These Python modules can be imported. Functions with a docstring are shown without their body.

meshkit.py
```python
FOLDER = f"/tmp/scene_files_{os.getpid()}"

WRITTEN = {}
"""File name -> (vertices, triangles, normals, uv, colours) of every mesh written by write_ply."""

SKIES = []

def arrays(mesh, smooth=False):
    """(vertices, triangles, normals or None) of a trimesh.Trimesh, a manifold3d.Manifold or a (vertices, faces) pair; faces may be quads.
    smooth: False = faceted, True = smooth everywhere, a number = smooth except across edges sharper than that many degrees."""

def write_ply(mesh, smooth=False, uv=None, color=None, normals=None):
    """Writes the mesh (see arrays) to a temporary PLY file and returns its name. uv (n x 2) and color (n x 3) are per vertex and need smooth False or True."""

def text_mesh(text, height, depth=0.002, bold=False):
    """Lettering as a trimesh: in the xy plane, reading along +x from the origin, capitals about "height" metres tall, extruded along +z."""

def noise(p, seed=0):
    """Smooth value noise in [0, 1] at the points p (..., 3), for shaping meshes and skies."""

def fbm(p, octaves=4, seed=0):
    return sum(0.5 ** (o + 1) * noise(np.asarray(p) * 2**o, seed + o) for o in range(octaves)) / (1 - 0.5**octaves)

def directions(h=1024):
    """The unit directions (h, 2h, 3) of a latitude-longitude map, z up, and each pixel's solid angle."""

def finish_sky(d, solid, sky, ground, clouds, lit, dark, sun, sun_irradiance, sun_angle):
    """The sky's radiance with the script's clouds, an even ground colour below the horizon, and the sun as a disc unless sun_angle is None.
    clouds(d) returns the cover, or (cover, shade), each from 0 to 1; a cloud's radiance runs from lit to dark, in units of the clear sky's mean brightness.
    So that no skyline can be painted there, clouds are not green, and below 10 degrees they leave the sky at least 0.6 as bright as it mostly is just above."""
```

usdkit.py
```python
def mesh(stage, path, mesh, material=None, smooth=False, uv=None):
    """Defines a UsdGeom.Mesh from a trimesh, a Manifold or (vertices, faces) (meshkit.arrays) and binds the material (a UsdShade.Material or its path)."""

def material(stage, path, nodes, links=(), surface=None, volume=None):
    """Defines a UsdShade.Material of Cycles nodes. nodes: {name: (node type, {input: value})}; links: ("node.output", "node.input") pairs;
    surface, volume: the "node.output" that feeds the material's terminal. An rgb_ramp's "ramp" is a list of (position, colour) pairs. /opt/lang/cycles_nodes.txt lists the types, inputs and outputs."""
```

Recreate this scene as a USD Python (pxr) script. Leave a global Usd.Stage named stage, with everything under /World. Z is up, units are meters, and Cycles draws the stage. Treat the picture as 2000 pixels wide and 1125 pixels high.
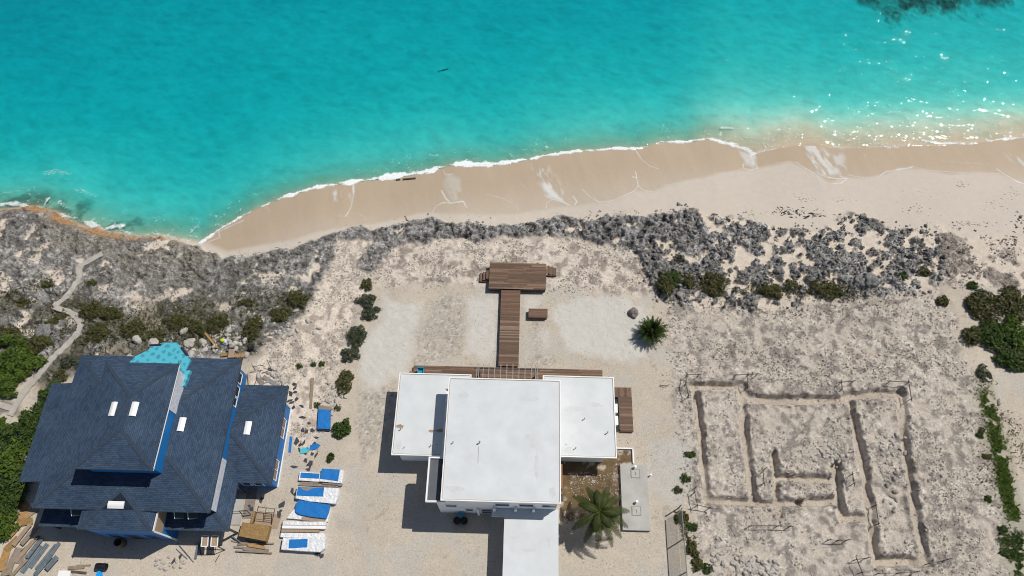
import math, random
import numpy as np, trimesh
from shapely.geometry import Polygon
from pxr import Usd, UsdGeom, UsdLux, UsdShade, Gf, Sdf, Vt
import usdkit

stage = Usd.Stage.CreateInMemory()
UsdGeom.SetStageUpAxis(stage, UsdGeom.Tokens.z)
UsdGeom.SetStageMetersPerUnit(stage, 1.0)
UsdGeom.Xform.Define(stage, '/World'); UsdGeom.Scope.Define(stage, '/World/Looks')

# ------------------------------------------------------------------ camera, sky, sun
FPX, PITCH, CAMH, YAW = 1420.0, math.radians(62.7), 68.0, -0.0268
SUN_INTENSITY, SKY_STRENGTH, EXPOSURE = 1.0, 0.06, 0.0
SUN_XY = (0.45496, 0.25670, 0.85271)
ca, sa = math.cos(YAW), math.sin(YAW)


def turn(p):                       # lines the world up with the house walls
    return np.array([p[0] * ca + p[1] * sa, -p[0] * sa + p[1] * ca, p[2]])


FWD = turn((0, math.cos(PITCH), -math.sin(PITCH)))
UP = turn((0, math.sin(PITCH), math.cos(PITCH)))
RIGHT = turn((1, 0, 0))
SUN = turn(SUN_XY); SUN = SUN / np.linalg.norm(SUN)
cam = UsdGeom.Camera.Define(stage, '/World/camera')
cam.CreateHorizontalApertureAttr(36.0); cam.CreateVerticalApertureAttr(20.25)
cam.CreateFocalLengthAttr(36.0 * FPX / 2000.0); cam.CreateClippingRangeAttr(Gf.Vec2f(0.1, 10000))
cam.AddTransformOp().Set(Gf.Matrix4d(*RIGHT, 0, *UP, 0, *(-FWD), 0, 0, 0, CAMH, 1))
cam.CreateExposureAttr(EXPOSURE)

elev, azim = math.asin(SUN[2]), math.atan2(SUN[0], SUN[1])
sky = UsdLux.DomeLight.Define(stage, '/World/sky')
skym = usdkit.material(stage, '/World/Looks/sky', {
    's': ('sky_texture', {'sky_type': 'single_scattering', 'sun_disc': False, 'sun_elevation': elev, 'sun_rotation': azim, 'aerosol_density': 1.0}),
    'b': ('background_shader', {'strength': SKY_STRENGTH})}, [('s.color', 'b.color')], surface='b.background')
UsdShade.MaterialBindingAPI.Apply(sky.GetPrim()).Bind(skym)
sky.GetPrim().SetCustomDataByKey('kind', 'structure')
sun = UsdLux.DistantLight.Define(stage, '/World/sun')
sun.CreateIntensityAttr(SUN_INTENSITY); sun.CreateNormalizeAttr(True) if hasattr(sun, 'CreateNormalizeAttr') else None
sun.CreateAngleAttr(0.53); sun.CreateColorAttr(Gf.Vec3f(1.0, 0.965, 0.90))
zx = np.cross((0, 0, 1), SUN); zx /= np.linalg.norm(zx); zy = np.cross(SUN, zx)
sun.AddTransformOp().Set(Gf.Matrix4d(*zx, 0, *zy, 0, *SUN, 0, 0, 0, 100, 1))

# ------------------------------------------------------------------ helpers
_names = {}


def numbered(path):
    k = _names.get(path, -1) + 1; _names[path] = k
    return path if k == 0 else f'{path}_{k:03d}'


def tag(prim, label=None, cat=None, group=None, kind=None):
    prim = prim.GetPrim() if hasattr(prim, 'GetPrim') else prim
    for k, v in (('label', label), ('category', cat), ('group', group), ('kind', kind)):
        if v:
            prim.SetCustomDataByKey(k, v)
    return prim


def thing(name, label, cat, loc=(0, 0, 0), rot=0, group=None, scale=None):
    x = UsdGeom.Xform.Define(stage, numbered('/World/' + name))
    x.AddTranslateOp().Set(Gf.Vec3d(*map(float, loc)))
    if rot: x.AddRotateZOp().Set(float(rot))
    if scale is not None: x.AddScaleOp().Set(Gf.Vec3f(*map(float, np.broadcast_to(scale, 3))))
    return tag(x, label, cat, group)


def obj(name, mesh, mat, parent=None, smooth=False, uv=None, label=None, kind=None):
    """One Mesh prim under parent (its points relative to the parent's base) or under /World."""
    base = str(parent.GetPath()) if parent is not None else '/World'
    m = usdkit.mesh(stage, numbered(base + '/' + name), mesh, mat, smooth=smooth, uv=uv)
    return tag(m, label, kind=kind)


def dup(root, loc, rot=0, label=None, group=None, scale=None):
    was = root.GetCustomData()
    name = root.GetName().rstrip('0123456789').rstrip('_') if root.GetName()[-3:].isdigit() else root.GetName()
    r = thing(name, label or was['label'], was['category'], loc, rot, group or was.get('group'), scale)
    r.GetReferences().AddInternalReference(root.GetPath()); r.SetInstanceable(True)
    return r


def ray(px, py):
    u, v = (px - 1000) / FPX, (py - 562.5) / FPX
    return FWD + RIGHT * u - UP * v


def at(px, py, z=0.0):             # the point of the place at height z that the photograph shows at this spot
    d = ray(px, py); t = (CAMH - z) / -d[2]
    return np.array([d[0] * t, d[1] * t, z])


def topx(x, y, z):
    q = np.stack([x, y, z - CAMH], -1); Z = q @ FWD
    return 1000 + FPX * (q @ RIGHT) / Z, 562.5 - FPX * (q @ UP) / Z


def box(x0, x1, y0, y1, z0, z1):
    b = trimesh.creation.box((x1 - x0, y1 - y0, z1 - z0)); b.apply_translation(((x0 + x1) / 2, (y0 + y1) / 2, (z0 + z1) / 2)); return b


def bar(a, b, w=0.05, h=None):
    """Square bar from a to b."""
    a, b = np.asarray(a, float), np.asarray(b, float); h = h or w
    d = b - a; L = np.linalg.norm(d); d = d / L
    s = np.cross(d, (0, 0, 1)); s = np.array([1., 0, 0]) if np.linalg.norm(s) < 1e-3 else s / np.linalg.norm(s)
    t = np.cross(s, d); m = trimesh.creation.box((w, h, L))
    M = np.eye(4); M[:3, 0], M[:3, 1], M[:3, 2], M[:3, 3] = s, t, d, (a + b) / 2
    m.apply_transform(M); return m


def cyl(r, z0, z1, x=0, y=0, n=16, r2=None):
    prof = np.array([[0, z0], [r, z0], [r2 if r2 is not None else r, z1], [0, z1]])
    m = trimesh.creation.revolve(prof, sections=n); m.apply_translation((x, y, 0)); return m


def cat(*ms):
    ms = [m for x in ms for m in (x if isinstance(x, (list, tuple)) else [x])]
    return trimesh.util.concatenate(ms)


def prism(poly, z0, z1):
    m = trimesh.creation.extrude_polygon(Polygon(poly), z1 - z0, engine='earcut'); m.apply_translation((0, 0, z0)); return m


def px_prism(pts, z0, z1):
    return prism([at(a, b, z1)[:2] for a, b in pts], z0, z1)


_R = np.random.RandomState(7); _TAB = _R.rand(16, 256, 256)


def noise2(x, y, seed=0):
    T = _TAB[seed % 16]; x = x + 13.7 * seed; y = y + 7.3 * seed
    i, j = np.floor(x).astype(np.int64), np.floor(y).astype(np.int64); fx, fy = x - i, y - j
    fx = fx * fx * (3 - 2 * fx); fy = fy * fy * (3 - 2 * fy)
    i0, i1, j0, j1 = i & 255, (i + 1) & 255, j & 255, (j + 1) & 255
    return (T[i0, j0] * (1 - fx) + T[i1, j0] * fx) * (1 - fy) + (T[i0, j1] * (1 - fx) + T[i1, j1] * fx) * fy


def fbm(x, y, s, oct=4, seed=0, gain=0.5):
    """Noise around 0.5 whose coarsest features are s metres across."""
    out, amp, tot, c, d = 0, 1.0, 0.0, math.cos(0.6), math.sin(0.6)
    for o in range(oct):
        out = out + amp * noise2(x / s, y / s, seed + o); tot += amp; amp *= gain; s = s / 2.03
        x, y = x * c - y * d, x * d + y * c
    return out / tot


def sst(a, b, t):
    t = np.clip((t - a) / (b - a), 0, 1); return t * t * (3 - 2 * t)


# ------------------------------------------------------------------ materials
MATS = {}


def mat(name, col, rough=0.6, var=0.0, scale=3.0, bump=0.0, metal=0.0, spec=None, col2=None, island=0.0, detail=4):
    """Principled paint with procedural mottling between col and col2 (or col*(1-var))."""
    col = np.array(col, float); c2 = np.array(col2, float) if col2 is not None else col * (1 - var)
    n = {'g': ('geometry', {}), 'n': ('noise_texture', {'scale': scale, 'detail': detail, 'roughness': 0.6}), 'p': ('principled_bsdf', {'roughness': rough, 'metallic': metal}),
         'r': ('rgb_ramp', {'ramp': [(0.30, tuple(c2)), (0.70, tuple(col))]})}
    l = [('g.position', 'n.vector'), ('n.fac', 'r.fac')]
    out = 'r.color'
    if island:
        n['i'] = ('mix_color', {'blend_type': 'multiply', 'fac': 1.0}); n['ir'] = ('rgb_ramp', {'ramp': [(0, (1 - island,) * 3), (1, (1 + island * 0.4,) * 3)]})
        l += [('g.random_per_island', 'ir.fac'), (out, 'i.a'), ('ir.color', 'i.b')]; out = 'i.result'
    l.append((out, 'p.base_color'))
    if spec is not None: n['p'][1]['specular_ior_level'] = spec
    if bump:
        n['b'] = ('bump', {'strength': 1.0, 'distance': bump}); l += [('n.fac', 'b.height'), ('b.normal', 'p.normal')]
    MATS[name] = usdkit.material(stage, '/World/Looks/' + name, n, l, surface='p.BSDF'); return MATS[name]


mat('white_roof', (0.625, 0.645, 0.65), 0.7, 0.14, 0.55, spec=0.2, detail=9)
mat('white_wall', (0.78, 0.78, 0.77), 0.6, 0.08, 0.8, spec=0.3)
mat('white_trim', (0.80, 0.79, 0.77), 0.5, 0.06, 2)
mat('stained_edge', (0.40, 0.31, 0.24), 0.8, 0.45, 4)
mat('rust_stain', (0.42, 0.30, 0.20), 0.9, 0.5, 6)
mat('dark_glass', (0.02, 0.025, 0.03), 0.08, 0.2)
mat('dark_open', (0.015, 0.015, 0.018), 0.9)
mat('green_glass', (0.03, 0.05, 0.045), 0.15)
mat('blue_wall', (0.010, 0.150, 0.420), 0.5, 0.12, 1.2, spec=0.3)
mat('blue_sheet', (0.006, 0.165, 0.50), 0.45, 0.22, 1.6, bump=0.05)
mat('navy_trim', (0.01, 0.015, 0.04), 0.6)
mat('house_wrap', (0.66, 0.67, 0.70), 0.5, 0.25, 2.5, col2=(0.45, 0.47, 0.52))
mat('wrap_plastic', (0.74, 0.745, 0.76), 0.35, 0.18, 3.0, bump=0.14, detail=3)
mat('roof_stain', (0.575, 0.588, 0.58), 0.8, 0.12, 3)
mat('balcony_floor', (0.085, 0.095, 0.11), 0.6, 0.2, 1.0)
mat('osb', (0.33, 0.20, 0.070), 0.7, 0.45, 5.0)
mat('plywood', (0.36, 0.26, 0.175), 0.7, 0.25, 2.5)
mat('plywood_grey', (0.26, 0.215, 0.18), 0.8, 0.3, 3)
mat('orange_ply', (0.42, 0.24, 0.09), 0.7, 0.3, 3)
mat('lumber', (0.30, 0.23, 0.16), 0.8, 0.4, 4)
mat('dark_lumber', (0.10, 0.075, 0.055), 0.8, 0.4, 4)
mat('stake_wood', (0.05, 0.04, 0.032), 0.8, 0.4, 6)
mat('grey_metal', (0.20, 0.24, 0.27), 0.45, 0.4, 3, metal=0.3)
mat('scaffold_pipe', (0.06, 0.045, 0.038), 0.6, 0.3, 5)
mat('pergola_grey', (0.30, 0.29, 0.28), 0.6, 0.3, 4)
mat('pergola_dark', (0.045, 0.045, 0.05), 0.6, 0.3, 4)
mat('concrete', (0.44, 0.425, 0.39), 0.85, 0.22, 0.9, bump=0.01, detail=8)
mat('concrete_pale', (0.47, 0.45, 0.41), 0.85, 0.2, 2)
mat('concrete_dark', (0.24, 0.235, 0.22), 0.85, 0.2, 2)
mat('path_concrete', (0.43, 0.395, 0.35), 0.9, 0.25, 1.6, bump=0.02)
mat('timber_orange', (0.30, 0.14, 0.055), 0.6, 0.3, 4)
mat('pot_black', (0.012, 0.012, 0.013), 0.4)
mat('soil', (0.045, 0.032, 0.022), 0.9, 0.4, 8)
mat('teal_plastic', (0.02, 0.20, 0.30), 0.4)
mat('cyan_chair', (0.01, 0.27, 0.42), 0.4)
mat('barrel_brown', (0.12, 0.085, 0.055), 0.7, 0.3, 3)
mat('black_plastic', (0.016, 0.016, 0.02), 0.35, 0.3, 6, bump=0.03)
mat('bright_blue', (0.01, 0.30, 0.75), 0.45, 0.1, 4)
mat('hi_vis', (0.50, 0.62, 0.03), 0.7, 0.2, 6)
mat('pale_cloth', (0.55, 0.58, 0.68), 0.8, 0.2, 6)
mat('shingle_scrap', (0.055, 0.06, 0.07), 0.9, 0.4, 6)
mat('wrack', (0.03, 0.027, 0.025), 0.9, 0.5, 6)
mat('stone_white', (0.56, 0.515, 0.46), 0.9, 0.32, 2.2, bump=0.04, island=0.15)
mat('stone_beige', (0.47, 0.41, 0.345), 0.9, 0.35, 3.5, bump=0.03, island=0.3)
mat('stone_grey', (0.36, 0.352, 0.34), 0.9, 0.7, 5.0, bump=0.05, island=0.3)
mat('stone_brown', (0.38, 0.325, 0.275), 0.9, 0.5, 3.0, bump=0.05, island=0.3)
mat('bark', (0.16, 0.125, 0.095), 0.9, 0.4, 6, bump=0.02)
mat('wire', (0.10, 0.095, 0.09), 0.5)
for i, c in enumerate([(0.172, 0.100, 0.063), (0.140, 0.082, 0.052), (0.205, 0.124, 0.080), (0.112, 0.072, 0.050), (0.235, 0.165, 0.118)]):
    m = usdkit.material(stage, f'/World/Looks/deck_wood_{i}', {
        'g': ('geometry', {}), 'mp': ('mapping', {'scale': (1.2, 14, 3) if i < 9 else (1, 1, 1)}), 'n': ('noise_texture', {'scale': 1.6, 'detail': 5, 'roughness': 0.6}),
        'r': ('rgb_ramp', {'ramp': [(0.3, tuple(np.array(c) * 0.72)), (0.7, tuple(np.array(c) * 1.12))]}), 'p': ('principled_bsdf', {'roughness': 0.7, 'specular_ior_level': 0.3})},
        [('g.position', 'mp.vector'), ('mp.vector', 'n.vector'), ('n.fac', 'r.fac'), ('r.color', 'p.base_color')], surface='p.BSDF')
    MATS[f'deck{i}'] = m

# shingles: courses along each face's own eave (uv in metres)
MATS['shingle'] = usdkit.material(stage, '/World/Looks/shingle', {
    'uv': ('texture_coordinate', {}), 'g': ('geometry', {}),
    'b': ('brick_texture', {'scale': 1.0, 'brick_width': 0.32, 'row_height': 0.15, 'mortar_size': 0.012, 'mortar_smooth': 0.3, 'bias': -0.1,
                            'color1': (0.047, 0.079, 0.132), 'color2': (0.028, 0.048, 0.084), 'mortar': (0.019, 0.033, 0.056)}),
    'n': ('noise_texture', {'scale': 0.45, 'detail': 5}), 'nr': ('rgb_ramp', {'ramp': [(0.3, (0.80, 0.82, 0.85)), (0.7, (1.2, 1.15, 1.1))]}),
    'mx': ('mix_color', {'blend_type': 'multiply', 'fac': 1.0}), 'bp': ('bump', {'distance': 0.012, 'strength': 0.8}), 'p': ('principled_bsdf', {'roughness': 0.85, 'specular_ior_level': 0.25})},
    [('uv.UV', 'b.vector'), ('g.position', 'n.vector'), ('n.fac', 'nr.fac'), ('b.color', 'mx.a'), ('nr.color', 'mx.b'), ('mx.result', 'p.base_color'), ('b.fac', 'bp.height'), ('bp.normal', 'p.normal')], surface='p.BSDF')
mat('hip_shingle', (0.044, 0.074, 0.122), 0.85, 0.4, 5.0, island=0.3)
mat('slate_trim', (0.035, 0.05, 0.075), 0.7, 0.3, 3)
MATS['underlay'] = usdkit.material(stage, '/World/Looks/underlay', {
    'g': ('geometry', {}), 'mp': ('mapping', {'scale': (1.0, 1.0, 0.0), 'rotation': (0, 0, 0.5)}), 'v': ('voronoi_texture', {'scale': 1.55, 'randomness': 0.25, 'dimensions': '2D'}),
    'w': ('noise_texture', {'scale': 3.5, 'detail': 2}), 'ad': ('math', {'math_type': 'add', }), 'ml': ('math', {'math_type': 'multiply', 'value2': 0.9}),
    'r': ('rgb_ramp', {'ramp': [(0.64, (0.05, 0.25, 0.33)), (0.76, (0.075, 0.42, 0.52))]}), 'p': ('principled_bsdf', {'roughness': 0.5})},
    [('g.position', 'mp.vector'), ('mp.vector', 'v.vector'), ('g.position', 'w.vector'), ('w.fac', 'ml.value1'), ('v.distance', 'ad.value1'), ('ml.value', 'ad.value2'), ('ad.value', 'r.fac'), ('r.color', 'p.base_color')], surface='p.BSDF')


def leaf_mat(name, c1, c2, trans=0.25):
    MATS[name] = usdkit.material(stage, '/World/Looks/' + name, {
        'g': ('geometry', {}), 'r': ('rgb_ramp', {'ramp': [(0, c1), (1, c2)]}), 'n': ('noise_texture', {'scale': 0.9, 'detail': 2}), 'm': ('math', {'math_type': 'multiply', 'value2': 0.55}),
        'm2': ('math', {'math_type': 'multiply', 'value2': 0.45}), 'a': ('math', {'math_type': 'add'}), 'p': ('principled_bsdf', {'roughness': 0.65, 'specular_ior_level': 0.25}), 't': ('translucent_bsdf', {}), 'x': ('mix_closure', {'fac': trans})},
        [('g.random_per_island', 'm.value1'), ('g.position', 'n.vector'), ('n.fac', 'm2.value1'), ('m.value', 'a.value1'), ('m2.value', 'a.value2'), ('a.value', 'r.fac'), ('r.color', 'p.base_color'), ('r.color', 't.color'),
         ('p.BSDF', 'x.closure1'), ('t.BSDF', 'x.closure2')], surface='x.closure')


leaf_mat('leaf_bright', (0.046, 0.085, 0.012), (0.194, 0.271, 0.034))
leaf_mat('leaf_olive', (0.060, 0.064, 0.021), (0.191, 0.177, 0.060))
leaf_mat('leaf_green', (0.032, 0.061, 0.013), (0.120, 0.176, 0.029))
leaf_mat('leaf_greyish', (0.056, 0.067, 0.038), (0.136, 0.154, 0.093))
leaf_mat('leaf_dry', (0.07, 0.06, 0.04), (0.16, 0.135, 0.09))
leaf_mat('leaf_palm', (0.025, 0.036, 0.008), (0.089, 0.112, 0.018))

# ------------------------------------------------------------------ the lie of the land
SEA = -1.5
SHORE_PX = [(-400, 415), (-150, 412), (0, 410), (60, 402), (105, 415), (130, 430), (200, 452), (260, 462), (320, 462), (370, 470), (392, 474), (408, 464), (430, 448), (500, 410), (560, 384), (620, 367), (690, 357),
            (760, 351), (830, 339), (880, 325), (960, 323), (1010, 318), (1060, 306), (1130, 297), (1200, 291), (1250, 291), (1290, 279), (1350, 279), (1385, 272), (1430, 284), (1470, 300), (1520, 290), (1580, 280),
            (1640, 292), (1700, 288), (1760, 285), (1820, 284), (1900, 280), (2000, 268), (2150, 262), (2500, 255)]
SHORE = np.array([at(a, b, SEA)[:2] for a, b in SHORE_PX])


def seg_dist(x, y, P, closed=False):
    P = np.asarray(P, float); d = np.full(np.shape(x), 1e9)
    Q = np.vstack([P, P[:1]]) if closed else P
    for a, b in zip(Q[:-1], Q[1:]):
        ab = b - a; L = ab @ ab
        if L < 1e-12: continue
        t = np.clip(((x - a[0]) * ab[0] + (y - a[1]) * ab[1]) / L, 0, 1)
        d = np.minimum(d, np.hypot(x - a[0] - t * ab[0], y - a[1] - t * ab[1]))
    return d


def inside(x, y, P):
    P = np.asarray(P, float); c = np.zeros(np.shape(x), bool)
    for (ax, ay), (bx, by) in zip(P, np.roll(P, -1, 0)):
        with np.errstate(divide='ignore', invalid='ignore'):
            c ^= ((ay > y) != (by > y)) & (x < (bx - ax) * (y - ay) / (by - ay) + ax)
    return c


class Region:
    """A traced region of the ground: signed distance in metres (positive inside) on a coarse lattice of the place."""
    X0, X1, Y0, Y1, ST = -75, 75, 0, 90, 0.3
    GX, GY = np.meshgrid(np.arange(-75, 75.01, 0.3), np.arange(0, 90.01, 0.3), indexing='ij')

    def __init__(self, pts, z=0.0, line=False):
        P = np.array([at(a, b, z)[:2] for a, b in pts])
        lo, hi = P.min(0) - 4, P.max(0) + 4; m = (self.GX > lo[0]) & (self.GX < hi[0]) & (self.GY > lo[1]) & (self.GY < hi[1])
        D = np.full(self.GX.shape, -4.0)
        gx, gy = self.GX[m], self.GY[m]; d = seg_dist(gx, gy, P, not line)
        D[m] = -d if line else np.where(inside(gx, gy, P), d, -d)
        self.D = D

    def __call__(self, x, y):
        i = np.clip((x - self.X0) / self.ST, 0, self.D.shape[0] - 1.001); j = np.clip((y - self.Y0) / self.ST, 0, self.D.shape[1] - 1.001)
        a, b = i.astype(int), j.astype(int); fx, fy = i - a, j - b; D = self.D
        return (D[a, b] * (1 - fx) + D[a + 1, b] * fx) * (1 - fy) + (D[a, b + 1] * (1 - fx) + D[a + 1, b + 1] * fx) * fy


ROCK_L = Region([(-300, 412), (0, 398), (60, 389), (105, 401), (130, 416), (200, 440), (260, 450), (330, 452), (372, 474), (430, 497), (500, 486), (560, 478), (640, 458), (690, 438), (740, 446), (800, 426), (860, 427), (930, 430),
                 (1010, 437), (1060, 427), (1090, 418), (1130, 427), (1180, 416), (1230, 413), (1280, 413), (1345, 405), (1375, 440), (1385, 480), (1360, 520), (1330, 560), (1285, 575), (1255, 530), (1240, 485), (1180, 468), (1100, 458),
                 (1000, 458), (900, 462), (800, 470), (745, 500), (716, 545), (702, 520), (722, 478), (735, 468), (655, 466), (640, 520), (610, 575), (560, 640), (500, 690), (400, 700), (300, 700), (150, 720), (100, 760), (0, 700), (-300, 690)])
ROCK_R = Region([(1340, 405), (1420, 425), (1500, 440), (1600, 450), (1655, 420), (1700, 425), (1720, 445), (1830, 450), (1850, 500), (1830, 560), (1780, 575), (1700, 580), (1560, 600), (1440, 605), (1330, 600), (1270, 570), (1250, 500)])
PEB_R = Region([(1825, 440), (1900, 455), (2060, 470), (2060, 590), (1960, 570), (1850, 555), (1830, 520)])
SCRUB = Region([(-200, 560), (60, 540), (160, 590), (300, 585), (420, 560), (600, 565), (580, 620), (520, 690), (380, 710), (150, 720), (100, 760), (0, 1000), (-200, 1100)])
FINE = [Region(p) for p in ([(742, 568), (790, 580), (832, 600), (825, 650), (808, 690), (792, 732), (700, 770), (688, 720), (700, 670), (738, 625)], [(908, 575), (975, 568), (975, 714), (945, 712), (900, 692), (908, 640)],
                            [(1018, 568), (1066, 570), (1060, 598), (1030, 625), (1028, 690), (1018, 705)], [(1078, 590), (1190, 566), (1255, 585), (1285, 640), (1275, 690), (1240, 720), (1110, 692), (1082, 650)], [(1045, 640), (1075, 640), (1070, 690), (1048, 688)])]
CRUMB = Region([(735, 468), (900, 462), (1000, 460), (1100, 460), (1240, 478), (1290, 575), (1180, 570), (950, 560), (740, 560), (716, 545)])
TRACK = Region([(655, 466), (735, 466), (716, 545), (700, 600), (668, 690), (640, 780), (610, 900), (470, 740), (500, 700), (560, 640), (610, 575), (640, 520)])
PLOT = Region([(1310, 590), (1500, 605), (1780, 580), (1850, 570), (1880, 680), (1920, 800), (1960, 950), (2000, 1180), (1380, 1180), (1340, 980), (1330, 860), (1300, 700)])
GRAVEL = [Region(p) for p in ([(838, 590), (905, 572), (908, 640), (902, 700), (880, 714), (800, 714), (818, 670)], [(1030, 700), (1045, 688), (1075, 692), (1090, 716), (1030, 716)], [(1040, 622), (1062, 622), (1052, 690), (1034, 668)], [(690, 760), (770, 740), (760, 860), (700, 900)])]
GREYSTRIP = Region([(1270, 850), (1345, 850), (1350, 960), (1330, 1000), (1270, 960)])
MULCH = Region([(1094, 896), (1205, 892), (1205, 876), (1236, 876), (1238, 906), (1210, 908), (1212, 1000), (1180, 1012), (1135, 1016), (1094, 1022)])
DIRTYARD = Region([(60, 1030), (460, 1020), (640, 940), (690, 960), (700, 1130), (640, 1180), (60, 1180)])
WETLINE = Region([(-200, 420), (392, 470), (440, 492), (560, 474), (650, 452), (740, 440), (820, 420), (1000, 425), (1090, 412), (1180, 402), (1210, 392), (1240, 376), (1275, 378), (1300, 366), (1370, 352), (1430, 336), (1480, 326), (1545, 314),
                  (1590, 338), (1620, 362), (1650, 348), (1690, 350), (1720, 346), (1755, 330), (1800, 332), (1850, 340), (1950, 342), (2000, 362), (2200, 370), (2200, 200), (-200, 200)], z=-0.9)
GREEN_R = Region([(1895, 740), (1935, 750), (1965, 860), (1985, 960), (2010, 1060), (2040, 1150), (1975, 1150), (1960, 1020), (1925, 940), (1915, 830)])
REEF = Region([(1660, -30), (1690, 8), (1730, 25), (1760, 45), (1800, 42), (1830, 38), (1862, 45), (1870, 20), (1940, 15), (1960, -30)], z=-4)
REEF_L = Region([(-60, 395), (30, 372), (100, 378), (160, 395), (200, 425), (280, 430), (300, 455), (200, 448), (120, 425), (40, 408)], z=-2)
TRENCH = [(Region([(px, py) for px, py in l], line=True), w) for l, w in (
    ([(1350, 753), (1452, 753)], 0.36), ([(1452, 766), (1460, 780), (1560, 781), (1650, 779)], 0.45), ([(1650, 772), (1760, 770)], 0.42), ([(1357, 755), (1364, 800), (1372, 880), (1380, 975)], 0.36),
    ([(1447, 760), (1463, 905), (1472, 975)], 0.38), ([(1513, 886), (1518, 985)], 0.32), ([(1660, 780), (1687, 905), (1700, 1000), (1712, 1098)], 0.42), ([(1758, 765), (1779, 935), (1790, 1000), (1806, 1098)], 0.40),
    ([(1712, 1097), (1808, 1097)], 0.40), ([(1518, 935), (1634, 934)], 0.36), ([(1380, 978), (1480, 980), (1522, 984), (1640, 978)], 0.36), ([(1632, 905), (1638, 960), (1645, 1010), (1700, 1012)], 0.34), ([(1520, 985), (1522, 1000)], 0.5))]


def shore_dist(x, y):
    d = seg_dist(x, y, SHORE)
    yl = np.interp(x, SHORE[:, 0], SHORE[:, 1])
    return np.where(y < yl, d, -d)


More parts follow.
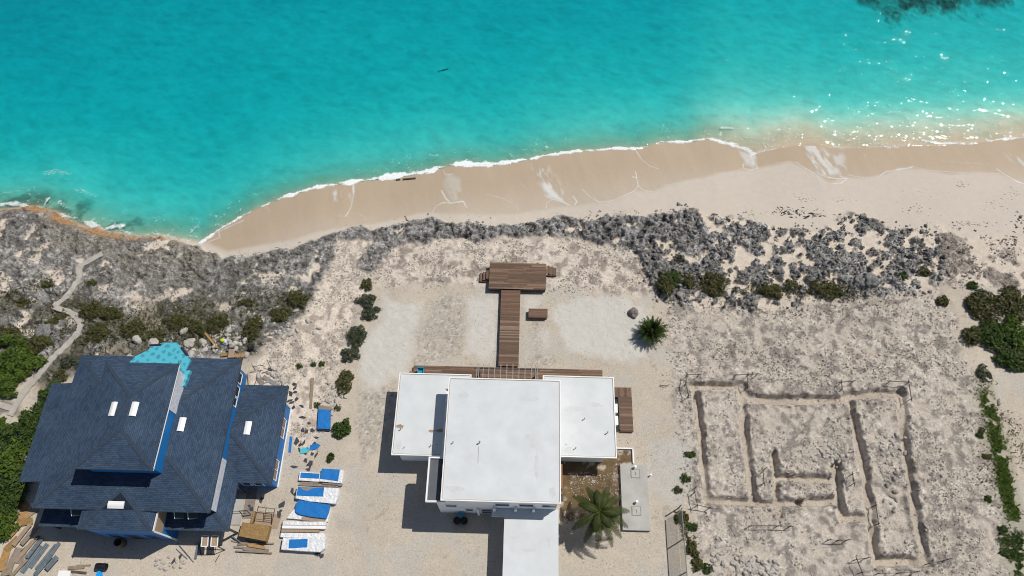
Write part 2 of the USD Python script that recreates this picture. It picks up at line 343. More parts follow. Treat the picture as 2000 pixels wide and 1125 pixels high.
def land(x, y):
    """Height, albedo and roughness of the ground at the points."""
    sd = shore_dist(x, y)
    wx = (fbm(x, y, 3.0, 3, 1) - 0.5); wy = (fbm(x, y, 3.0, 3, 5) - 0.5)
    fx = (fbm(x, y, 0.8, 3, 2) - 0.5); fy = (fbm(x, y, 0.8, 3, 6) - 0.5)
    X, Y = x + 1.6 * wx + 0.9 * fx, y + 1.6 * wy + 0.9 * fy
    big = fbm(x, y, 9.0, 4, 3); mid = fbm(x, y, 1.6, 4, 8); fine = fbm(x, y, 0.42, 3, 11); grit = noise2(x / 0.13, y / 0.13, 4)
    d = np.maximum(sd, 0)
    z = SEA + np.minimum(0.115 * d, 1.5 + 0 * d)
    z = np.where(d > 9, SEA + 1.035 + 0.465 * (1 - np.exp(-(d - 9) * 0.115 / 0.465)), z)
    dep = np.maximum(-sd, 0)
    flat = 1 - 0.85 * sst(16, 28, x); bed = flat * (0.28 * (1 - np.exp(-dep / 0.8)) + 0.42 * (1 - np.exp(-dep / 4.0))) + 2.05 * (1 - np.exp(-(dep * (0.06 + 0.94 * sst(1, 9, dep)) * (1 - flat) / 0.85 + dep * (1 - (1 - flat) / 0.85)) / 20.0))
    bed = bed * (0.86 + 0.28 * fbm(x, y, 14, 3, 9)) + 0.10 * (mid - 0.5) * np.minimum(dep, 1)
    z = np.where(sd < 0, SEA - np.minimum(bed, 14), z)
    # ---- base: dry beach sand
    def col(c): return np.broadcast_to(np.array(c, float), x.shape + (3,))
    A = col((0.50, 0.442, 0.375)) * (0.93 + 0.14 * big)[..., None] * (0.96 + 0.08 * fine)[..., None]
    R = np.full(x.shape, 0.9)
    def mix(A, m, C): return A * (1 - m[..., None]) + C * m[..., None]
    inland = sst(13.0, 17.0, sd + 5 * wx)
    yard = col((0.455, 0.396, 0.322)) * (0.82 + 0.36 * big)[..., None] * (0.90 + 0.20 * fine)[..., None]
    speck = sst(0.60, 0.75, fine) * sst(0.45, 0.65, mid)
    yard = mix(yard, 0.55 * speck, col((0.26, 0.23, 0.20)))
    greyp = sst(0.52, 0.66, fbm(x, y, 3.5, 4, 13)); yard = mix(yard, 0.55 * greyp, col((0.42, 0.40, 0.36)))
    A = mix(A, inland, yard)
    # crumbled limestone above the rocks, light track, building plot
    for reg, c1, c2, amp in ((CRUMB, (0.53, 0.462, 0.39), (0.28, 0.235, 0.20), 0.18), (TRACK, (0.60, 0.52, 0.435), (0.36, 0.305, 0.255), 0.12), (PLOT, (0.44, 0.387, 0.328), (0.235, 0.205, 0.18), 0.20)):
        m = sst(-0.5, 0.7, reg(X, Y))
        C = col(c1) * (0.85 + 0.30 * fine)[..., None]; C = mix(C, sst(0.50, 0.68, fbm(x, y, 0.7, 3, 12)), col(c2)); C = mix(C, 0.6 * sst(0.62, 0.8, grit) * sst(0.4, 0.6, mid), col((0.66, 0.62, 0.56)))
        A = mix(A, m, C); z = z + m * amp * (fine - 0.5) + m * amp * 0.8 * (mid - 0.5)
    m = sst(-0.4, 0.8, GREYSTRIP(X, Y)); A = mix(A, 0.8 * m, col((0.44, 0.42, 0.385)) * (0.9 + 0.2 * fine)[..., None])
    m = sst(-0.3, 0.6, DIRTYARD(X, Y)); A = mix(A, 0.5 * m * sst(0.4, 0.6, mid), col((0.52, 0.45, 0.37)))
    for reg in GRAVEL:
        m = sst(-0.4, 0.7, reg(X, Y)); C = col((0.385, 0.345, 0.29)) * (0.75 + 0.5 * fine)[..., None]; C = mix(C, sst(0.60, 0.78, grit) * 0.7, col((0.17, 0.155, 0.14))); C = mix(C, sst(0.72, 0.85, noise2(x / 0.16, y / 0.16, 9)) * 0.8, col((0.58, 0.55, 0.50))); A = mix(A, 0.85 * m, C); z = z + m * 0.05 * (fine - 0.5)
    for reg in FINE:
        m = sst(-0.15, 0.9, reg(X, Y)); A = mix(A, m, col((0.505, 0.478, 0.432)) * (0.93 + 0.14 * fine)[..., None]); z = z + 0.03 * m * (mid - 0.5) + 0.05 * m * (fine - 0.5)
    m = sst(-0.1, 0.15, MULCH(x + 0.5 * fx, y + 0.5 * fy)); C = mix(col((0.13, 0.088, 0.045)) * (0.6 + 0.8 * fine)[..., None], sst(0.56, 0.66, fbm(x, y, 0.5, 3, 14)) * sst(0.42, 0.6, mid), col((0.40, 0.33, 0.27)))
    A = mix(A, m, C); z = z + 0.10 * m * (fine - 0.5)
    m = sst(-0.6, 0.5, GREEN_R(X, Y)); A = mix(A, 0.35 * m, col((0.16, 0.16, 0.09)))
    # ---- limestone
    cover = fbm(x, y, 1.7, 5, 10, 0.58); broad0 = fbm(x, y, 6.0, 2, 12)
    rl = ROCK_L(X, Y); rr = ROCK_R(X, Y); pr = PEB_R(X, Y)
    gapL = 0.365 - 0.10 * sst(1.5, 0.0, rl) + 0.02 * sst(-28, -10, x)
    m1 = sst(-0.25, 0.25, rl) * sst(gapL - 0.03, gapL + 0.02, cover)
    cov2 = 0.5 * cover + 0.5 * fbm(x, y, 0.8, 4, 1, 0.6); m2 = sst(-0.6, 0.5, rr) * sst(0.465, 0.50, cov2); m3 = sst(-0.5, 0.8, pr) * sst(0.53, 0.57, cover) * 0.8
    rock = np.maximum(np.maximum(m1, m2), m3)
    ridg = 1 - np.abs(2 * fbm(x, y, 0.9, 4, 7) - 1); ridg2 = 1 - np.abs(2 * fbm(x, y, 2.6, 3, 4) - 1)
    tall = np.where(m1 > np.maximum(m2, m3), 0.30 + 0.25 * sst(-20, -5, x), 0.42); tall = np.where(m3 > np.maximum(m1, m2), 0.16, tall)
    h = rock * tall * (0.35 + 1.6 * (ridg - 0.72) + 1.1 * (ridg2 - 0.75) + 0.9 * (fine - 0.5) + 0.45 * (grit - 0.5) + 0.8 * (0.5 - np.abs(2 * fbm(x, y, 0.42, 2, 13) - 1)))
    ck = np.maximum(sst(0.020, 0.004, np.abs(fbm(x + 0.4 * y, y * 1.5, 3.2, 3, 14) - 0.5)), 0.8 * sst(0.028, 0.006, np.abs(fbm(x, y, 1.1, 3, 11) - 0.5))) * rock * (0.3 + 0.7 * sst(0.45, 0.6, broad0)); h = h - 0.30 * ck
    cliff = sst(0.0, 1.0, sd) * sst(-0.4, 0.4, rl) * sst(6, 1, sd) * 0.55
    z = np.where(sd > -0.6, z + h + cliff * (0.7 + 0.6 * mid), z)
    sand_gap = np.maximum(sst(-0.3, 0.3, rl), np.maximum(sst(-0.6, 0.5, rr), sst(-0.5, 0.8, pr))) * (1 - rock)
    A = mix(A, sand_gap * 0.85, col((0.55, 0.475, 0.395)) * (0.8 + 0.4 * fine)[..., None])
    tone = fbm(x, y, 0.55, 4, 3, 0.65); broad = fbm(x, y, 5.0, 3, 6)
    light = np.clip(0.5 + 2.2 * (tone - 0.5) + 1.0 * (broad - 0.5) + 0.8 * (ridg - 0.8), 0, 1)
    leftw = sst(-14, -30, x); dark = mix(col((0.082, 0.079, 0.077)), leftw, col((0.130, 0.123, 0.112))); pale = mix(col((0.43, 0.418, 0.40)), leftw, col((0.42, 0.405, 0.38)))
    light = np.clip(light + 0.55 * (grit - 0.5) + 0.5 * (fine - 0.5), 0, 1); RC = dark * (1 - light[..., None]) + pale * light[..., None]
    RC = mix(RC, 0.6 * leftw * (1 - light), col((0.12, 0.112, 0.098)))
    RC = mix(RC, leftw * 0.5 * sst(0.45, 0.65, broad) * sst(9, 3, sd), col((0.19, 0.165, 0.115)))      # drab algae film near the water
    RC = mix(RC, m3, col((0.26, 0.215, 0.18)) * (0.5 + light)[..., None])
    RC = mix(RC, sst(1.3, 0.35, sd) * sst(-0.3, 0.3, rl) * leftw * sst(0.40, 0.55, fbm(x, y, 1.2, 3, 15)), col((0.36, 0.185, 0.075)))
    RC = mix(RC, sst(1.1, 0.1, sd) * leftw * 0.5, col((0.40, 0.27, 0.15)))
    RC = RC * 1.22 * (1 - 0.55 * ck)[..., None]
    A = mix(A, rock, RC)
    m = sst(-0.8, 0.8, SCRUB(X, Y)) * sst(0.40, 0.58, fbm(x, y, 2.2, 4, 2)); A = mix(A, 0.75 * m, col((0.105, 0.095, 0.062)) * (0.6 + 0.8 * fine)[..., None])
    # ---- trenches of the building plot
    for reg, w in TRENCH:
        t = reg(x + 0.30 * fx + 0.25 * wx, y + 0.30 * fy + 0.25 * wy) + w + 0.18 * (fine - 0.5) + 0.22 * (fbm(x, y, 2.4, 2, 9) - 0.5)
        m = sst(-0.06, 0.12, t); z = z * (1 - m) + (-0.30 - 0.34 * sst(0.35, 0.65, fbm(x, y, 3.5, 2, 5)) + 0.10 * (mid - 0.5) + 0.05 * (fine - 0.5)) * m
        A = mix(A, sst(0.0, 0.18, t), col((0.43, 0.372, 0.308)) * (0.80 + 0.3 * mid)[..., None])
        lip = np.exp(-((t + 0.22) / 0.18) ** 2) * 0.16 * sst(0.35, 0.65, fine); z = z + lip * (1 - m)
    # ---- wet sand and the bed of the sea
    wet = sst(-0.15, 0.5, WETLINE(x + 0.5 * wx, y + 0.5 * wy)) * (1 - rock) * sst(-0.8, -0.2, -sst(0, 0.4, rl) + 0 * x)
    wetc = col((0.405, 0.318, 0.228)) * (0.94 + 0.12 * big)[..., None]
    strk = fbm(x + 0.25 * y, y * 0.18, 0.9, 3, 9); wetc = wetc * (0.95 + 0.10 * strk)[..., None]
    near = sst(9, 2, sd); A = mix(A, wet * (0.45 + 0.55 * near), wetc); R = R * (1 - wet) + 0.42 * wet
    under = sst(0.1, -0.25, sd); caustic_pat = 0.55 * fbm(x * 1.0 + 0.5 * y, y * 1.6, 1.5, 4, 5, 0.6) + 0.45 * (1 - np.abs(2 * fbm(x + 0.7 * y, y * 1.5, 2.0, 4, 2, 0.6) - 1))  # sand mottling plus rippled sunlight (caustics) painted into the bed colour
    bedc = col((0.60, 0.545, 0.455)) * (0.64 + 0.56 * caustic_pat)[..., None]
    bedc = mix(bedc, 0.85 * sst(5.5, 0.5, dep), wetc * 0.95 * (0.8 + 0.4 * caustic_pat)[..., None])
    bedc = mix(bedc, 0.75 * sst(-1.2, 0.8, REEF_L(X, Y)) * sst(0.38, 0.6, mid), col((0.13, 0.115, 0.085)))
    reef = sst(-1.6, 1.0, REEF(x + 5 * wx + 2.5 * fx, y + 5 * wy + 2.5 * fy)) * (0.55 + 0.45 * sst(0.35, 0.55, mid)); bedc = mix(bedc, 0.92 * reef, col((0.045, 0.05, 0.035)) * (0.6 + 0.9 * fine)[..., None])
    z = np.where(sd < 0, z + 0.6 * reef * ridg, z)
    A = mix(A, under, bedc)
    z = z + (0.03 * (mid - 0.5) + 0.02 * (fine - 0.5)) * sst(0.2, 3, sd)
    G = np.clip(0.16 + 0.45 * inland + 0.85 * rock, 0, 1) * (1 - under * 0.7)
    for reg in (CRUMB, TRACK, PLOT): G = np.maximum(G, 0.85 * sst(-0.5, 0.7, reg(X, Y)))
    for reg in FINE: G = G * (1 - 0.45 * sst(-0.15, 0.9, reg(X, Y)))
    return z, np.clip(A, 0.01, 0.8), R, G, 0.6 * rock * (1 - under)


def spaced(fine0, fine1, step, far0, far1, n):
    c = np.arange(fine0, fine1 + 1e-6, step); g = np.geomspace(1, 1 + (far1 - fine1), n) - 1 + fine1; h = fine0 - (np.geomspace(1, 1 + (fine0 - far0), n) - 1)
    return np.concatenate([h[:0:-1], c, g[1:]])


def grid_mesh(path, xs, ys, Z, material, prim=None, keep=None, skirt=None):
    X, Y = np.meshgrid(xs, ys, indexing='ij'); P = np.stack([X, Y, Z], -1)
    du = np.gradient(Z, xs, axis=0); dv = np.gradient(Z, ys, axis=1); N = np.stack([-du, -dv, np.ones_like(Z)], -1); N /= np.linalg.norm(N, axis=-1, keepdims=True)
    nx, ny = len(xs), len(ys); idx = np.arange(nx * ny).reshape(nx, ny)
    q = np.stack([idx[:-1, :-1], idx[1:, :-1], idx[1:, 1:], idx[:-1, 1:]], -1).reshape(-1, 4)
    if keep is not None: q = q[keep[:-1, :-1].ravel() | keep[1:, 1:].ravel() | keep[1:, :-1].ravel() | keep[:-1, 1:].ravel()]
    P, N = P.reshape(-1, 3), N.reshape(-1, 3); prim = {k: v.reshape((-1,) + v.shape[2:]) for k, v in (prim or {}).items()}
    if keep is not None:
        used = np.unique(q); re = np.zeros(nx * ny, int); re[used] = np.arange(len(used)); q = re[q]; P, N = P[used], N[used]; prim = {k: v[used] for k, v in prim.items()}
    m = UsdGeom.Mesh.Define(stage, path)
    counts = np.full(len(q), 4, np.int32); ind = q.astype(np.int32).ravel()
    if skirt is not None:                     # closes the sheet into a body with an even floor
        ring = np.concatenate([idx[:, 0], idx[-1, 1:], idx[-2::-1, -1], idx[0, -2:0:-1]]); k = len(P)
        Pb = P[ring].copy(); Pb[:, 2] = skirt; P = np.vstack([P, Pb]); N = np.vstack([N, np.tile([0, 0, 1.0], (len(ring), 1))]); n = len(ring)
        for key in prim: prim[key] = np.concatenate([prim[key], np.zeros((n,) + prim[key].shape[1:])])
        side = np.stack([ring[np.arange(n)], k + np.arange(n), k + (np.arange(n) + 1) % n, ring[(np.arange(n) + 1) % n]], -1).astype(np.int32)
        counts = np.concatenate([counts, np.full(n, 4, np.int32), [n]]); ind = np.concatenate([ind, side.ravel(), (k + np.arange(n))[::-1].astype(np.int32)]); 
        N = None
    m.CreatePointsAttr(Vt.Vec3fArray.FromNumpy(P.astype(np.float32))); m.CreateFaceVertexCountsAttr(Vt.IntArray.FromNumpy(counts.astype(np.int32))); m.CreateFaceVertexIndicesAttr(Vt.IntArray.FromNumpy(ind.astype(np.int32)))
    m.CreateSubdivisionSchemeAttr('none')
    if N is not None:
        m.CreateNormalsAttr(Vt.Vec3fArray.FromNumpy(N.astype(np.float32))); m.SetNormalsInterpolation('vertex')
    for k, v in prim.items():
        pv = UsdGeom.PrimvarsAPI(m).CreatePrimvar(k, Sdf.ValueTypeNames.Color3fArray if v.ndim == 2 else Sdf.ValueTypeNames.FloatArray, 'vertex')
        pv.Set(Vt.Vec3fArray.FromNumpy(v.astype(np.float32)) if v.ndim == 2 else Vt.FloatArray.FromNumpy(v.astype(np.float32)))
    UsdShade.MaterialBindingAPI.Apply(m.GetPrim()).Bind(material)
    return m.GetPrim()


ground_mat = usdkit.material(stage, '/World/Looks/ground', {
    'a': ('attribute', {'attribute': 'albedo'}), 'ro': ('attribute', {'attribute': 'rough'}), 'g': ('geometry', {}),
    'n': ('noise_texture', {'scale': 6.0, 'detail': 5, 'roughness': 0.7}), 'r': ('rgb_ramp', {'ramp': [(0.25, (0.62, 0.62, 0.63)), (0.75, (1.38, 1.37, 1.35))]}), 'gr': ('attribute', {'attribute': 'grain'}),
    'm': ('mix_color', {'blend_type': 'multiply'}), 'b': ('bump', {'distance': 0.06}), 'pt': ('attribute', {'attribute': 'pits'}), 'v': ('voronoi_texture', {'scale': 4.2, 'detail': 1.0}), 'vr': ('rgb_ramp', {'ramp': [(0.0, (1.5, 1.48, 1.45)), (0.40, (1.1, 1.1, 1.1)), (0.70, (0.5, 0.5, 0.51))]}), 'm2': ('mix_color', {'blend_type': 'multiply'}), 'b2': ('bump', {'distance': 0.12, 'invert': True}), 'p': ('principled_bsdf', {'specular_ior_level': 0.25})},
    [('g.position', 'n.vector'), ('n.fac', 'r.fac'), ('a.color', 'm.a'), ('r.color', 'm.b'), ('g.position', 'v.vector'), ('v.distance', 'vr.fac'), ('pt.fac', 'm2.fac'), ('m.result', 'm2.a'), ('vr.color', 'm2.b'), ('m2.result', 'p.base_color'), ('v.distance', 'b2.height'), ('pt.fac', 'b2.strength'), ('b2.normal', 'b.normal'), ('ro.fac', 'p.roughness'), ('gr.fac', 'm.fac'), ('gr.fac', 'b.strength'), ('n.fac', 'b.height'), ('b.normal', 'p.normal')], surface='p.BSDF')
gxs, gys = spaced(-70, 70, 0.13, -900, 900, 26), np.concatenate([spaced(4.5, 55, 0.125, -300, 900, 60)[:-59], np.arange(55.2, 86, 0.22), np.geomspace(1, 815, 20) + 86])
GX, GY = np.meshgrid(gxs, gys, indexing='ij')
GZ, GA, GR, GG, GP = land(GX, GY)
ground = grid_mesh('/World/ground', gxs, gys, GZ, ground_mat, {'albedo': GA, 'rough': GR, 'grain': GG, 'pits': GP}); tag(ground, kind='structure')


def gz(x, y):
    x, y = np.asarray(x, float), np.asarray(y, float)
    i = np.clip(np.searchsorted(gxs, x) - 1, 0, len(gxs) - 2); j = np.clip(np.searchsorted(gys, y) - 1, 0, len(gys) - 2)
    fx = np.clip((x - gxs[i]) / (gxs[i + 1] - gxs[i]), 0, 1); fy = np.clip((y - gys[j]) / (gys[j + 1] - gys[j]), 0, 1)
    return (GZ[i, j] * (1 - fx) + GZ[i + 1, j] * fx) * (1 - fy) + (GZ[i, j + 1] * (1 - fx) + GZ[i + 1, j + 1] * fx) * fy


def gp(px, py):                    # the point of the ground seen at this spot of the photograph
    z = 0.0
    for _ in range(4):
        p = at(px, py, z); z = float(gz(p[0], p[1]))
    return at(px, py, z)


# ------------------------------------------------------------------ the sea: a clear body of water with its own absorption
def foam_lines(x, y, lines, z, rag=1.0):
    f = np.zeros(x.shape)
    for pts, w, s in lines:
        P = np.array([at(a, b, z)[:2] for a, b in pts]); lo, hi = P.min(0) - 2, P.max(0) + 2; m = (x > lo[0]) & (x < hi[0]) & (y > lo[1]) & (y < hi[1])
        if not m.any(): continue
        xx, yy = x[m], y[m]; d = seg_dist(xx, yy, P) + rag * 0.9 * w * (fbm(xx, yy, 0.5, 3, 3) - 0.5) * 2 + rag * 1.1 * w * (fbm(xx, yy, 1.8, 2, 7) - 0.5) * 2
        f[m] = np.maximum(f[m], s * sst(w * 1.15, w * 0.2, d))
    return f


SEA_FOAM = [([(392, 474), (408, 464), (430, 447), (465, 427), (500, 408), (560, 382), (620, 365)], 0.30, 0.95), ([(620, 365), (690, 354), (760, 347), (830, 336), (880, 321), (915, 321)], 0.42, 1.0),
            ([(905, 322), (960, 322), (1020, 313), (1075, 302), (1130, 295), (1200, 291), (1250, 290), (1290, 278), (1340, 277), (1385, 271), (1430, 283)], 0.24, 0.95), ([(1385, 271), (1420, 280), (1450, 290), (1470, 300)], 0.30, 0.8), ([(1470, 300), (1500, 293), (1560, 283), (1620, 289), (1700, 287), (1800, 284)], 0.16, 0.5), ([(1500, 268), (1560, 262), (1640, 270), (1720, 272)], 0.3, 0.3),
            ([(1400, 252), (1425, 250), (1450, 254)], 0.18, 0.6), ([(1800, 274), (1840, 281), (1900, 281), (1950, 273), (2010, 267)], 0.26, 0.9), ([(1735, 290), (1780, 291), (1810, 290)], 0.15, 0.7), ([(1640, 284), (1690, 282), (1730, 280)], 0.14, 0.5),
            ([(-60, 400), (0, 400), (25, 396), (55, 404), (75, 402)], 0.35, 0.75), ([(88, 398), (98, 385), (112, 378), (118, 392), (105, 402)], 0.30, 0.7), ([(118, 420), (150, 428), (200, 446), (240, 440)], 0.34, 0.75), ([(225, 440), (250, 456), (290, 458)], 0.25, 0.6),
            ([(300, 456), (340, 466), (372, 472)], 0.25, 0.5), ([(88, 338), (112, 335), (138, 340)], 0.34, 0.34), ([(145, 370), (170, 375), (190, 385)], 0.20, 0.35), ([(0, 378), (40, 372), (60, 380)], 0.25, 0.4),
            ([(1730, 222), (1750, 215), (1772, 225), (1775, 238), (1745, 236)], 0.35, 0.35), ([(1600, 240), (1640, 262), (1690, 268), (1760, 262), (1850, 255)], 0.22, 0.35), ([(1860, 240), (1900, 250), (1950, 262)], 0.3, 0.4),
            ([(1830, 262), (1880, 258), (1940, 262), (2000, 250)], 0.25, 0.35), ([(960, 300), (1010, 285), (1060, 280), (1120, 275)], 0.3, 0.22), ([(1240, 262), (1310, 256), (1380, 250)], 0.25, 0.25), ([(700, 335), (760, 325), (820, 315)], 0.3, 0.2)]
wxs, wys = spaced(-64, 70, 0.16, -880, 880, 26), spaced(37, 58, 0.16, 30, 880, 70)
wys = np.unique(np.concatenate([wys[wys < 58], np.arange(58, 92, 0.4), wys[wys > 92]])); wys = wys[wys > 33]
WX, WY = np.meshgrid(wxs, wys, indexing='ij'); wsd = -shore_dist(WX, WY)
swell = 0.05 * (fbm(WX + 0.5 * WY, WY * 2.2, 5.0, 3, 2) - 0.5) + 0.03 * (fbm(WX, WY * 1.6, 1.4, 3, 6) - 0.5)
FO = foam_lines(WX, WY, SEA_FOAM, SEA)
lace = sst(0.035, 0.0, np.abs(fbm(WX, WY * 1.3, 1.3, 4, 12) - 0.5)) * sst(6.0, 0.6, wsd) * sst(-0.2, 0.3, wsd) * (0.42 + 0.58 * np.maximum(sst(0.45, 0.65, fbm(WX, WY, 7, 2, 4)), np.maximum(sst(14, 30, WX), sst(-28, -33, WX))))
FO = np.maximum(FO, 0.62 * lace)
WZ = SEA + swell * sst(0, 4, wsd) * sst(140, 60, np.hypot(WX, WY - 45)) + 0.05 * FO
sea_mat = usdkit.material(stage, '/World/Looks/sea', {
    'g': ('geometry', {}), 'mp': ('mapping', {'scale': (1.0, 1.7, 1.0), 'rotation': (0, 0, 0.30)}), 'n1': ('noise_texture', {'scale': 0.42, 'detail': 1, 'roughness': 0.4}), 'n2': ('noise_texture', {'scale': 1.9, 'detail': 1, 'roughness': 0.35}),
    'ad': ('math', {'math_type': 'multiply_add', 'value2': 0.36}), 'b': ('bump', {'distance': 0.205, 'strength': 1.0}),
    'gl': ('glossy_bsdf', {'roughness': 0.05, 'color': (1, 1, 1)}), 'tr': ('transparent_bsdf', {'color': (1, 1, 1)}), 'fr': ('fresnel', {'IOR': 1.33}), 'w': ('mix_closure', {}),
    'fa': ('attribute', {'attribute': 'foam'}), 'fn': ('noise_texture', {'scale': 5.5, 'detail': 4, 'roughness': 0.65}), 'fm': ('math', {'math_type': 'multiply_add', 'value2': 1.5}), 'fs': ('map_range', {'from_min': 1.05, 'from_max': 1.70, 'to_min': 0.0, 'to_max': 0.92, 'clamp': True}),
    'fd': ('principled_bsdf', {'base_color': (0.82, 0.84, 0.84), 'roughness': 0.9}), 'o': ('mix_closure', {}),
    'v': ('absorption_volume', {'color': (0.0, 0.886, 0.938), 'density': 1.05})},
    [('g.position', 'mp.vector'), ('mp.vector', 'n1.vector'), ('mp.vector', 'n2.vector'), ('n2.fac', 'ad.value1'), ('n1.fac', 'ad.value3'), ('ad.value', 'b.height'), ('b.normal', 'gl.normal'),
     ('fr.fac', 'w.fac'), ('tr.BSDF', 'w.closure1'), ('gl.BSDF', 'w.closure2'), ('g.position', 'fn.vector'), ('fn.fac', 'fm.value1'), ('fa.fac', 'fm.value3'), ('fm.value', 'fs.value'),
     ('fs.result', 'o.fac'), ('w.closure', 'o.closure1'), ('fd.BSDF', 'o.closure2')], surface='o.closure', volume='v.volume')
sea = grid_mesh('/World/sea', wxs, wys, WZ, sea_mat, {'foam': FO}, skirt=-40.0); tag(sea, kind='structure')

# thin foam and swash left on the beach
BEACH_FOAM = [([(689, 358), (690, 380), (686, 405), (676, 425)], 0.16, 0.9), ([(845, 418), (852, 405), (866, 398), (880, 400), (905, 396), (912, 410)], 0.10, 0.7), ([(862, 372), (870, 388), (880, 400)], 0.09, 0.8), ([(865, 330), (870, 340), (885, 338)], 0.10, 0.6),
              ([(1243, 292), (1252, 308), (1268, 324), (1286, 331)], 0.085, 0.75), ([(1241, 336), (1243, 350), (1246, 367), (1236, 378), (1210, 391), (1188, 400), (1168, 400), (1150, 388), (1136, 372)], 0.085, 0.85), ([(1246, 367), (1256, 376), (1272, 379)], 0.085, 0.8),
              ([(1236, 347), (1242, 350)], 0.14, 0.7), ([(1062, 384), (1078, 393), (1100, 400), (1112, 407)], 0.09, 0.8), ([(1080, 393), (1068, 400), (1066, 412)], 0.08, 0.7), ([(1118, 388), (1126, 398), (1122, 406)], 0.10, 0.8), ([(1015, 356), (1030, 372)], 0.07, 0.4),
              ([(950, 380), (980, 390), (1005, 402), (1012, 414)], 0.07, 0.45), ([(1468, 298), (1470, 315), (1478, 322), (1480, 328), (1466, 333), (1451, 328), (1452, 320)], 0.12, 0.75), ([(1466, 300), (1462, 315)], 0.18, 0.6), ([(1290, 367), (1370, 355), (1420, 341), (1450, 330)], 0.10, 0.28),
              ([(1555, 316), (1575, 332), (1592, 344), (1600, 356), (1620, 363), (1640, 361), (1655, 350)], 0.09, 0.85), ([(1592, 337), (1610, 348), (1635, 352), (1653, 350), (1640, 346)], 0.10, 0.8), ([(1655, 343), (1690, 350), (1712, 350), (1722, 342), (1730, 336), (1752, 334), (1765, 330)], 0.09, 0.75),
              ([(1750, 332), (1770, 330), (1782, 326)], 0.16, 0.7), ([(1782, 326), (1810, 334), (1860, 338), (1950, 342)], 0.10, 0.4), ([(1945, 332), (1960, 344), (1980, 358), (2000, 366), (2030, 376)], 0.11, 0.85), ([(1840, 314), (1890, 319), (1930, 322)], 0.09, 0.3),
              ([(500, 395), (520, 402), (525, 412)], 0.07, 0.3), ([(405, 470), (428, 462), (425, 450), (455, 436), (475, 428)], 0.12, 0.6), ([(700, 418), (712, 425), (716, 432)], 0.12, 0.5), ([(1560, 318), (1540, 315), (1510, 318)], 0.08, 0.3)]
SWASH = [(Region(p, z=-1.3), a) for p, a in (([(655, 368), (688, 358), (690, 400), (680, 428), (665, 425), (640, 385)], 0.45), ([(872, 335), (905, 350), (910, 395), (885, 400), (862, 360)], 0.22), ([(1040, 318), (1075, 325), (1105, 385), (1105, 405), (1070, 392), (1050, 360)], 0.50),
         ([(1585, 262), (1625, 300), (1640, 345), (1600, 350), (1580, 325), (1570, 290)], 0.45), ([(1620, 262), (1650, 268), (1650, 345), (1635, 350)], 0.35), ([(1960, 300), (2040, 300), (2040, 372), (1990, 355)], 0.35), ([(1440, 292), (1480, 300), (1478, 330), (1455, 328)], 0.40), ([(1690, 300), (1710, 310), (1705, 322), (1690, 315)], 0.3))]
bxs, bys = np.arange(-42, 68, 0.09), np.arange(38, 56, 0.09)
BX, BY = np.meshgrid(bxs, bys, indexing='ij')
BF = 0.85 * foam_lines(BX, BY, [(p, 0.8 * w, a) for p, w, a in BEACH_FOAM], -1.15, 0.45) * (0.45 + 0.9 * fbm(BX, BY, 0.7, 3, 5))
for reg, a in SWASH:
    m = sst(-0.25, 0.5, reg(BX + 0.8 * (fbm(BX, BY, 1.2, 3, 2) - 0.5), BY)); BF = np.maximum(BF, a * m * sst(0.42, 0.66, fbm(BX + 0.25 * BY, BY * 0.35, 0.6, 4, 9)) * 1.3)
BZ = gz(BX, BY) + 0.02
foam_mat = usdkit.material(stage, '/World/Looks/sea_foam', {'a': ('attribute', {'attribute': 'foam'}), 't': ('transparent_bsdf', {'color': (1, 1, 1)}), 'd': ('principled_bsdf', {'base_color': (0.78, 0.79, 0.76), 'roughness': 0.8}), 'x': ('mix_closure', {})},
                           [('a.fac', 'x.fac'), ('t.BSDF', 'x.closure1'), ('d.BSDF', 'x.closure2')], surface='x.closure')
fo = grid_mesh('/World/sea_foam', bxs, bys, BZ, foam_mat, {'foam': np.clip(BF, 0, 0.9)}, keep=BF > 0.02); tag(fo, 'thin white foam lines and swash left on the wet sand', 'sea foam', kind='stuff')

# footpath across the rocks
def ribbon(pts, w, lift, n=6):
    P = np.array([gp(a, b)[:2] for a, b in pts]); Q = []
    for k in range(len(P) - 1):                         # Catmull-Rom
        p0, p1, p2, p3 = P[max(k - 1, 0)], P[k], P[k + 1], P[min(k + 2, len(P) - 1)]
        for t in np.linspace(0, 1, n, endpoint=False): Q.append(0.5 * (2 * p1 + (p2 - p0) * t + (2 * p0 - 5 * p1 + 4 * p2 - p3) * t * t + (3 * p1 - p0 - 3 * p2 + p3) * t ** 3))
    Q.append(P[-1]); Q = np.array(Q); T = np.gradient(Q, axis=0); T /= np.linalg.norm(T, axis=1, keepdims=True); N = np.stack([-T[:, 1], T[:, 0]], 1)
    rs = np.random.RandomState(3); ww = w * (1 + 0.18 * rs.randn(len(Q))[:, None].clip(-1, 1)); off = np.linspace(-0.5, 0.5, 5)
    G = Q[:, None] + N[:, None] * (ww[:, None] * off[None, :, None])
    z0 = np.array([max(float(gz(*g)) for g in row) for row in G]); z0 = np.convolve(np.pad(z0, 3, mode='edge'), np.ones(7) / 7, 'valid')
    top = np.concatenate([G, np.repeat((z0 + lift)[:, None, None], 5, 1)], -1); low = top.copy(); low[..., 2] -= 0.6
    ring = np.concatenate([top, low[:, ::-1]], 1); m, k = len(Q), 10; v = ring.reshape(-1, 3); f = []
    for i in range(m - 1):
        for j in range(k): a, b = i * k + j, i * k + (j + 1) % k; f += [[a, b, b + k], [a, b + k, a + k]]
    return v, np.array(f)[:, ::-1]


